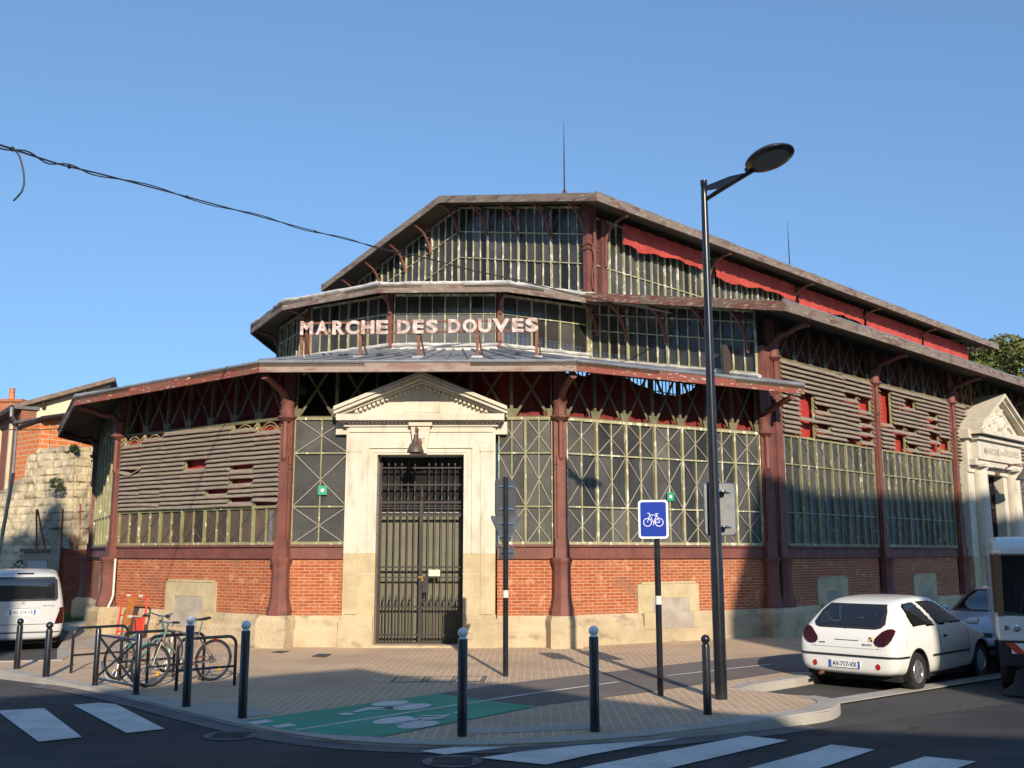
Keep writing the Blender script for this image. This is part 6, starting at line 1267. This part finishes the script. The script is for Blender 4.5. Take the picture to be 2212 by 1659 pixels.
# ================================================================== background at the left
from mathutils import noise as mn
def rock_wall(name, plan, ztop, label, cat, m_='rubble', nu=520, nz=130, amp=.30, lean=.9):
    P_ = [Vector(p) for p in plan]; seg = [(b - a).length for a, b in zip(P_, P_[1:])]; Lt = sum(seg); rings = []
    for i in range(nu + 1):
        s = Lt * i / nu; q = s; k = 0
        while k < len(seg) - 1 and q > seg[k]: q -= seg[k]; k += 1
        p = P_[k].lerp(P_[k + 1], q / seg[k]); f_ = Fr(P_[k], P_[k + 1]); zt = ztop(p) + .12 * mn.noise(Vector((s * 2.2, 0, 3))) ; row = []
        for j in range(nz + 1):
            t = j / nz; z = -.4 + (zt + .4) * t; nz_ = mn.fractal(Vector((s * .55, 1.7, z * .55)), 1, 2, 6) * amp * 1.6 + amp * .5 * mn.noise(Vector((s * 2.4, 5, z * 3.2)))
            bul = lean * max(0, 1 - (z / 4.2)) ** 1.5; d = bul + nz_ * (1.25 - .95 * t)
            zz_ = z + .05 * mn.noise(Vector((s * 1.3, 4, z))); ss_ = s + .08 * mn.noise(Vector((s, 8, z * 2))); rw_ = math.floor(zz_ / .29); cu = (ss_ + (.27 if rw_ % 2 else 0)) / .54; cl = math.floor(cu); fu, fv = cu - cl, zz_ / .29 - rw_
            rr3 = random.Random(cl * 131 + rw_ * 7); ed = min(fu, 1 - fu) * .54; ev = min(fv, 1 - fv) * .29
            blk = rr3.uniform(-.035, .035) - .05 * max(0, 1 - min(ed, ev) / .035) - (.12 if rr3.random() < .05 else 0); rough_ = max(0, min(1, (z - 2.2 - .35 * mn.noise(Vector((s * .6, 2, 1))) * 4 + (p.x + 16.5) * .35) / .8)); d += blk * (.25 + .75 * rough_)
            w_ = p + f_.O * d; row.append((w_.x, w_.y, z))
        row += [(p.x - f_.O.x * .8, p.y - f_.O.y * .8, zt - .05), (p.x - f_.O.x * .9, p.y - f_.O.y * .9, -.4)]; rings.append(row)
    mb = MB(); i0 = 0
    mb.loft(rings, True); n_ = len(rings[0]); uv = []
    for i in range(nu):
        for k in range(n_):
            for ii, kk in ((i, k), (i, (k + 1) % n_), (i + 1, (k + 1) % n_), (i + 1, k)): r_ = rings[ii][kk]; uv.append((Lt * ii / nu, r_[2]))
    mb.uv[:len(uv)] = uv
    return tag(mb.build(name, m_, None, smooth=True, angle=35), label, cat)
def top(p):
    u = 1106 + 2150 * p.x / p.y
    pts = [(-400, 3.6), (0, 4.35), (52, 5.05), (56, 5.7), (90, 6.0), (170, 6.0), (200, 5.9), (215, 5.3), (300, 5.0)]
    for (a_, za), (b_, zb) in zip(pts, pts[1:]):
        if a_ <= u <= b_: return za + (zb - za) * (u - a_) / (b_ - a_)
    return 4
rock_wall('ruined_rampart', [(-32, 46), (-16.55, 37.4), (-12.6, 41.5)], top, 'ruined rampart of pale limestone blocks beside the left end of the hall', 'ruin')
o = tag(None, None) if False else None
g_ = thing('utility_kiosk', 'small grey rendered kiosk with a white panel below the ruined rampart', 'kiosk', (-15.6, 33.6, 0))
MB().box(-16.1, -15.15, 33.3, 34.4, -.4, 2.05).build('wall', 'concrete', g_); MB().box(-16.2, -15.1, 33.2, 34.5, 2.05, 2.15).build('roof', 'roof_tile', g_); MB().box(-15.95, -15.3, 33.28, 33.3, .5, 1.75).build('panel', 'concrete_white', g_)
g_ = thing('rusty_gate', 'rust-red sheet metal gate with a concrete post, left of the hall', 'gate', (-14.3, 33.2, 0))
MB().box(-15.08, -14.78, 33.0, 33.3, -.4, 2.2).build('post', 'concrete', g_); MB().box(-14.78, -13.0, 33.14, 33.2, -.3, 2.12).build('gate_leaf', 'rust_gate', g_)
g_ = thing('leaning_pole', 'thin grey pole leaning at the far left in front of the ruin', 'pole', (-16.8, 32.5, 0)); a_, b_ = at(29, 1022, 32), at(-3, 1200, 32); MB().tube([b_ - (a_ - b_) * .35, a_],   .06, 8).build('shaft', 'concrete', g_, smooth=True)
rb = []
for px, lb in (((160, 1099, 156, 1179), 'tallest of the rusty rods before the ruin, third from the left'), ((81, 1100, 97, 1184), 'slanting rusty rod before the ruin'), ((79, 1100, 79, 1184), 'upright rusty rod behind the slanting one'), ((174, 1088, 173, 1130), 'short thin rod on the ruin, nearest the hall'), ((162, 1156, 162, 1182), 'lowest rusty rod just above the gate')):
    a_, b_ = at(px[0] - (24 if px[0] == 160 else 0), px[1], 34.8), at(px[2] - (24 if px[0] == 160 else 0), px[3], 34.8); rb.append(tag(MB().tube([b_ - (a_ - b_) * .1, a_], .03, 6).build('rusty_rod', 'rust_gate', None), lb, 'rod', 'rusty rods before the ruin'))
def leaves(name, clumps, m_, par, n_, size, seed=1, kind=None):
    "leaf-sized faces scattered through ellipsoid clumps"
    r_ = random.Random(seed); mb = MB()
    tot = sum(c[3] ** 2 for c in clumps)
    for (x, y, z, rad) in clumps:
        for k in range(int(n_ * rad ** 2 / tot)):
            while True:
                d = Vector((r_.uniform(-1, 1), r_.uniform(-1, 1), r_.uniform(-1, 1)))
                if .05 < d.length < 1: break
            d = d.normalized() * (d.length ** .45) * rad * (1 + .22 * mn.noise(Vector((x + d.x * 2, y + d.y * 2, z + d.z * 2))))
            c = Vector((x, y, z)) + Vector((d.x, d.y, d.z * .8)); a_ = Vector((r_.uniform(-1, 1), r_.uniform(-1, 1), r_.uniform(-1, 1))).normalized(); b_ = a_.cross(Vector((r_.uniform(-1, 1), r_.uniform(-1, 1), r_.uniform(-1, 1)))).normalized(); s_ = size * r_.uniform(.6, 1.3)
            mb.face([tuple(c - a_ * s_), tuple(c + b_ * s_ * .5), tuple(c + a_ * s_), tuple(c - b_ * s_ * .5)], [(0, 0)] * 4)
    return mb.build(name, m_, par, recalc=False)
def tree(pos, h, clumps, label, n_=14000, size=.17, seed=1):
    o = thing('tree', label, 'tree', pos); x, y, z = pos; m = MB(); m.tube([(x, y, z - .3), (x + .1, y, z + h * .3), (x, y + .1, z + h * .55), (x + .2, y, z + h * .8)], [.42, .34, .24, .08], 9)
    r_ = random.Random(seed)
    for c in clumps: m.tube([(x, y, z + h * r_.uniform(.3, .6)), ((x + c[0]) / 2, (y + c[1]) / 2, (z + h * .5 + c[2]) / 2 + .3), (c[0], c[1], c[2])], [.16, .10, .03], 6)
    m.build('trunk', 'bark', o, smooth=True); leaves('crown', clumps, 'leaf', o, n_, size, seed); return o
def crown(cx, cy, cz, W_, Hh, k, seed):
    r_ = random.Random(seed); return [(cx + r_.uniform(-1, 1) * W_ * (1 - .5 * abs(t_)), cy + r_.uniform(-1, 1) * W_ * .6, cz + t_ * Hh, r_.uniform(.9, 1.7)) for t_ in [r_.uniform(-1, 1) for _ in range(k)]]
tree((34.0, 70, 0), 17.5, crown(34.3, 70, 13.2, 2.9, 3.0, 26, 5), 'green tree rising behind the hall roof, nearer the end of the top roof', 22000, .16, 5)
tree((39.4, 72, 0), 16.5, crown(39.2, 72, 12.8, 3.2, 3.0, 26, 9), 'green tree behind the hall at the right edge of the picture', 22000, .16, 9)
for k, (u, v, y, r_, lb) in enumerate(((122, 1043, 36.9, .26, 'small shrub growing out of the rampart stones high up'), (62, 1230, 35.0, .55, 'dark ivy clump left of the grey kiosk'), (160, 968, 37.3, .16, 'tuft of weeds on top of the ruined rampart'))):
    p = at(u, v, y); o = leaves('shrub', [(p.x, p.y, p.z, r_), (p.x + r_ * .6, p.y, p.z - r_ * .7, r_ * .6), (p.x - r_ * .5, p.y, p.z + r_ * .3, r_ * .4)], 'leaf_dark', None, 500, .045, k + 3); tag(o, lb, 'shrub')
p = at(158, 1326, 30.5); r_ = random.Random(4); mb = MB()
for k in range(1600):
    x = r_.uniform(-14.2, -12.9); y = r_.uniform(29.0, 32.5); h = r_.uniform(.05, .22); a_ = r_.uniform(0, 6.28); mb.face([(x, y, -.02), (x + .02, y, -.02), (x + .04 * math.cos(a_), y + .04 * math.sin(a_), h)], [(0, 0)] * 3)
tag(mb.build('grass', 'grass', None, recalc=False), 'strip of green weeds at the foot of the rusty gate', 'grass', kind='stuff')
# buildings behind the ruin
hb_ = thing('rendered_house', 'cream rendered house with a long sloping roof behind the ruined rampart', 'house', (-20, 46, 0))
fH = Fr((-22.2, 44.5), (-15.0, 47.0)); zt = lambda s: 8.42 + s * .36
MB(fH.P).hexa([(0, -6, 0), (3.7, -6, 0), (3.7, 0, 0), (0, 0, 0)], [(0, -6, zt(0)), (3.7, -6, zt(3.7)), (3.7, 0, zt(3.7)), (0, 0, zt(0))]).build('wall', 'plaster', hb_)
MB(fH.P).hexa([(-.3, -6.5, zt(-.3) + .03), (3.9, -6.5, zt(3.9) + .03), (3.9, .5, zt(3.9) + .03), (-.3, .5, zt(-.3) + .03)], [(-.3, -6.5, zt(-.3) + .22), (3.9, -6.5, zt(3.9) + .22), (3.9, .5, zt(3.9) + .22), (-.3, .5, zt(-.3) + .22)]).build('roof', 'roof_tile', hb_)
m = MB(fH.P)
for s in (.9, 2.6): m.hexa([(s, 0, zt(s) - .3), (s + .12, 0, zt(s) - .3), (s + .12, .1, zt(s) - .3), (s, .1, zt(s) - .3)], [(s, 0, zt(s)), (s + .12, 0, zt(s)), (s + .12, .45, zt(s)), (s, .45, zt(s))])
m.build('corbel', 'bark', hb_)
hq = thing('brick_lean_to', 'lean-to of orange hollow bricks with a dark gutter on top of the rampart', 'outbuilding', (-18, 40, 0))
qa, qb, qc = at(57, 925, 41.6), at(88, 905, 40.2), at(170, 893, 41.4); qd = qb + (qc - qb) * 2.2
fq = Fr(qb[:2], qd[:2]); MB(fq.P).hexa([(0, -2, 4), (fq.L, -2, 4), (fq.L, 0, 4), (0, 0, 4)], [(0, -2, qb.z), (fq.L, -2, qd.z), (fq.L, 0, qd.z), (0, 0, qb.z)]).build('wall', 'hollow_brick', hq)
fr2 = Fr(qa[:2], qb[:2]); MB(fr2.P).hexa([(0, -.4, 4), (fr2.L, -.4, 4), (fr2.L, 0, 4), (0, 0, 4)], [(0, -.4, qa.z), (fr2.L, -.4, qb.z), (fr2.L, 0, qb.z), (0, 0, qa.z)]).build('wall', 'hollow_brick', hq)
MB(fq.P).hexa([(-.1, -2.2, qb.z), (fq.L, -2.2, qd.z), (fq.L, .3, qd.z), (-.1, .3, qb.z)], [(-.1, -2.2, qb.z + .08), (fq.L, -2.2, qd.z + .08), (fq.L, .3, qd.z + .05), (-.1, .3, qb.z + .05)]).build('roof', 'slate', hq)
m = MB(); m.tube([fq.P(fq.L, .38, qd.z), fq.P(-.1, .38, qb.z), fr2.P(0, .3, qa.z)], .08, 8); m.build('gutter', 'dark_iron', hq, smooth=True)
wh = thing('brick_warehouse', 'dark brick warehouse with pale pilasters at the far left', 'warehouse', (-24, 46, 0))
fw_ = Fr((-40, 68), (-20.9, 42.0)); MB(fw_.P).box(0, fw_.L, -.6, 0, 0, 8.05).build('wall', 'brick_far', wh); m = MB(fw_.P)
for k in range(9): m.box(fw_.L - 1.9 - k * 2.6, fw_.L - 1.65 - k * 2.6, 0, .12, 0, 7.6)
m.build('pilaster', 'stone', wh)
MB(fw_.P).hexa([(-.3, -1.0, 8.05), (fw_.L + .1, -.7, 8.05), (fw_.L + .1, .35, 8.05), (-.3, .35, 8.05)], [(-.3, -1.0, 8.2), (fw_.L + .1, -.7, 8.2), (fw_.L + .1, .35, 8.15), (-.3, .35, 8.2)]).build('roof', 'slate', wh)
m = MB(fw_.P); m.tube([(-.3, .42, 8.08), (fw_.L + .3, .42, 8.08)], .09, 8); m.build('gutter', 'dark_iron', wh)
m = MB(fw_.P); m.tube([(fw_.L + .25, .42, 8.05), (fw_.L + .3, .42, 7.7), (fw_.L + .02, .12, 7.3), (fw_.L + .02, .12, 4.5)], .09, 8); m.build('drainpipe', 'alu', wh, smooth=True)
ch = thing('distant_house', 'house behind the warehouse of which a brick chimney with a clay pot shows', 'house', (-33, 62, 0))
MB().box(-42, -29.0, 62, 72, 0, 9.3).build('wall', 'plaster', ch); MB().hexa([(-42.4, 61.6, 9.3), (-28.6, 61.6, 9.3), (-28.6, 72.4, 9.3), (-42.4, 72.4, 9.3)], [(-42.4, 66.9, 10.4), (-28.6, 66.9, 10.4), (-28.6, 67.1, 10.4), (-42.4, 67.1, 10.4)]).build('roof', 'roof_tile', ch)
c_ = MB().box(-32.8, -31.05, 62.3, 63.2, 9, 11.45).box(-32.9, -30.95, 62.2, 63.3, 11.45, 11.62).build('chimney', 'brick', ch); MB().lathe([(.2, 0), (.16, .7), (.19, .74), (.0, .74)], (-31.9, 62.7, 11.62), 12).build('chimney_pot', 'hollow_brick', c_, smooth=True)
# ================================================================== the other side of the junction (behind us; it shades the foreground)
def street_house(name, prof, y0, y1, label, wins, skew=0):
    o = thing(name, label, 'house', (sum(p[0] for p in prof) / len(prof), (y0 + y1) / 2, 0)); x0, x1 = prof[0][0], prof[-1][0]
    poly = [(x0, -.3)] + prof + [(x1, -.3)]
    MB().hexa([(x + skew, y0, z) for x, z in poly], [(x, y1, z) for x, z in poly]).build('wall', 'plaster', o)
    for (xa, xb, za, zb) in wins:
        w_ = MB().box(xa - .1, xb + .1, y0 - .0, y0 + .06, za - .12, zb + .15).build('window', 'stone_clean', o); MB().box(xa, xb, y0 + .06, y0 + .07, za, zb).build('pane', 'car_glass', w_)
    return o
Y = -9
def grid(x0, x1, n_, zs, w_=1.1, h=2.0): return [(x0 + (x1 - x0) * (i + .5) / n_ - w_ / 2, x0 + (x1 - x0) * (i + .5) / n_ + w_ / 2, z, z + h) for i in range(n_) for z in zs]
street_house('corner_house', [(-4.1, 10.45), (-1.5, 10.75), (-.5, 10.9), (1.1, 11.5), (2.2, 11.85), (3.2, 12.12), (3.7, 11.7), (4.6, 11.35), (5.2, 11.25), (6.2, 10.55), (7.2, 10.05), (8.6, 9.55), (12.35, 9.1)], -13, Y, 'plastered house across the junction with a low pitched roofline', [(a, b, c, d) for a, b, c, d in grid(-3.5, 11.5, 6, (1.2, 4.6))])
street_house('tall_house', [(-24, 23.6), (-8.0, 23.9), (-7.9, 23.3), (-7.4, 23.2), (-7.3, 24.7), (-6.7, 24.7), (-6.6, 23.6), (-6.0, 23.2), (-5.4, 21.2), (-4.15, 20.6)], -21, Y, 'tall plastered house across the junction on the left', grid(-22, -5, 6, (1.2, 4.8, 8.4, 12, 15.6)))
street_house('tall_house', [(12.4, 15.3), (13.1, 17.4), (13.6, 19.2), (16, 19.7), (19.2, 20.95), (24, 22.8), (25.2, 23.2), (34, 24)], -21, Y, 'tall plastered house across the junction on the right', grid(16.5, 33, 6, (1.2, 4.8, 8.4, 12)), skew=3.2)
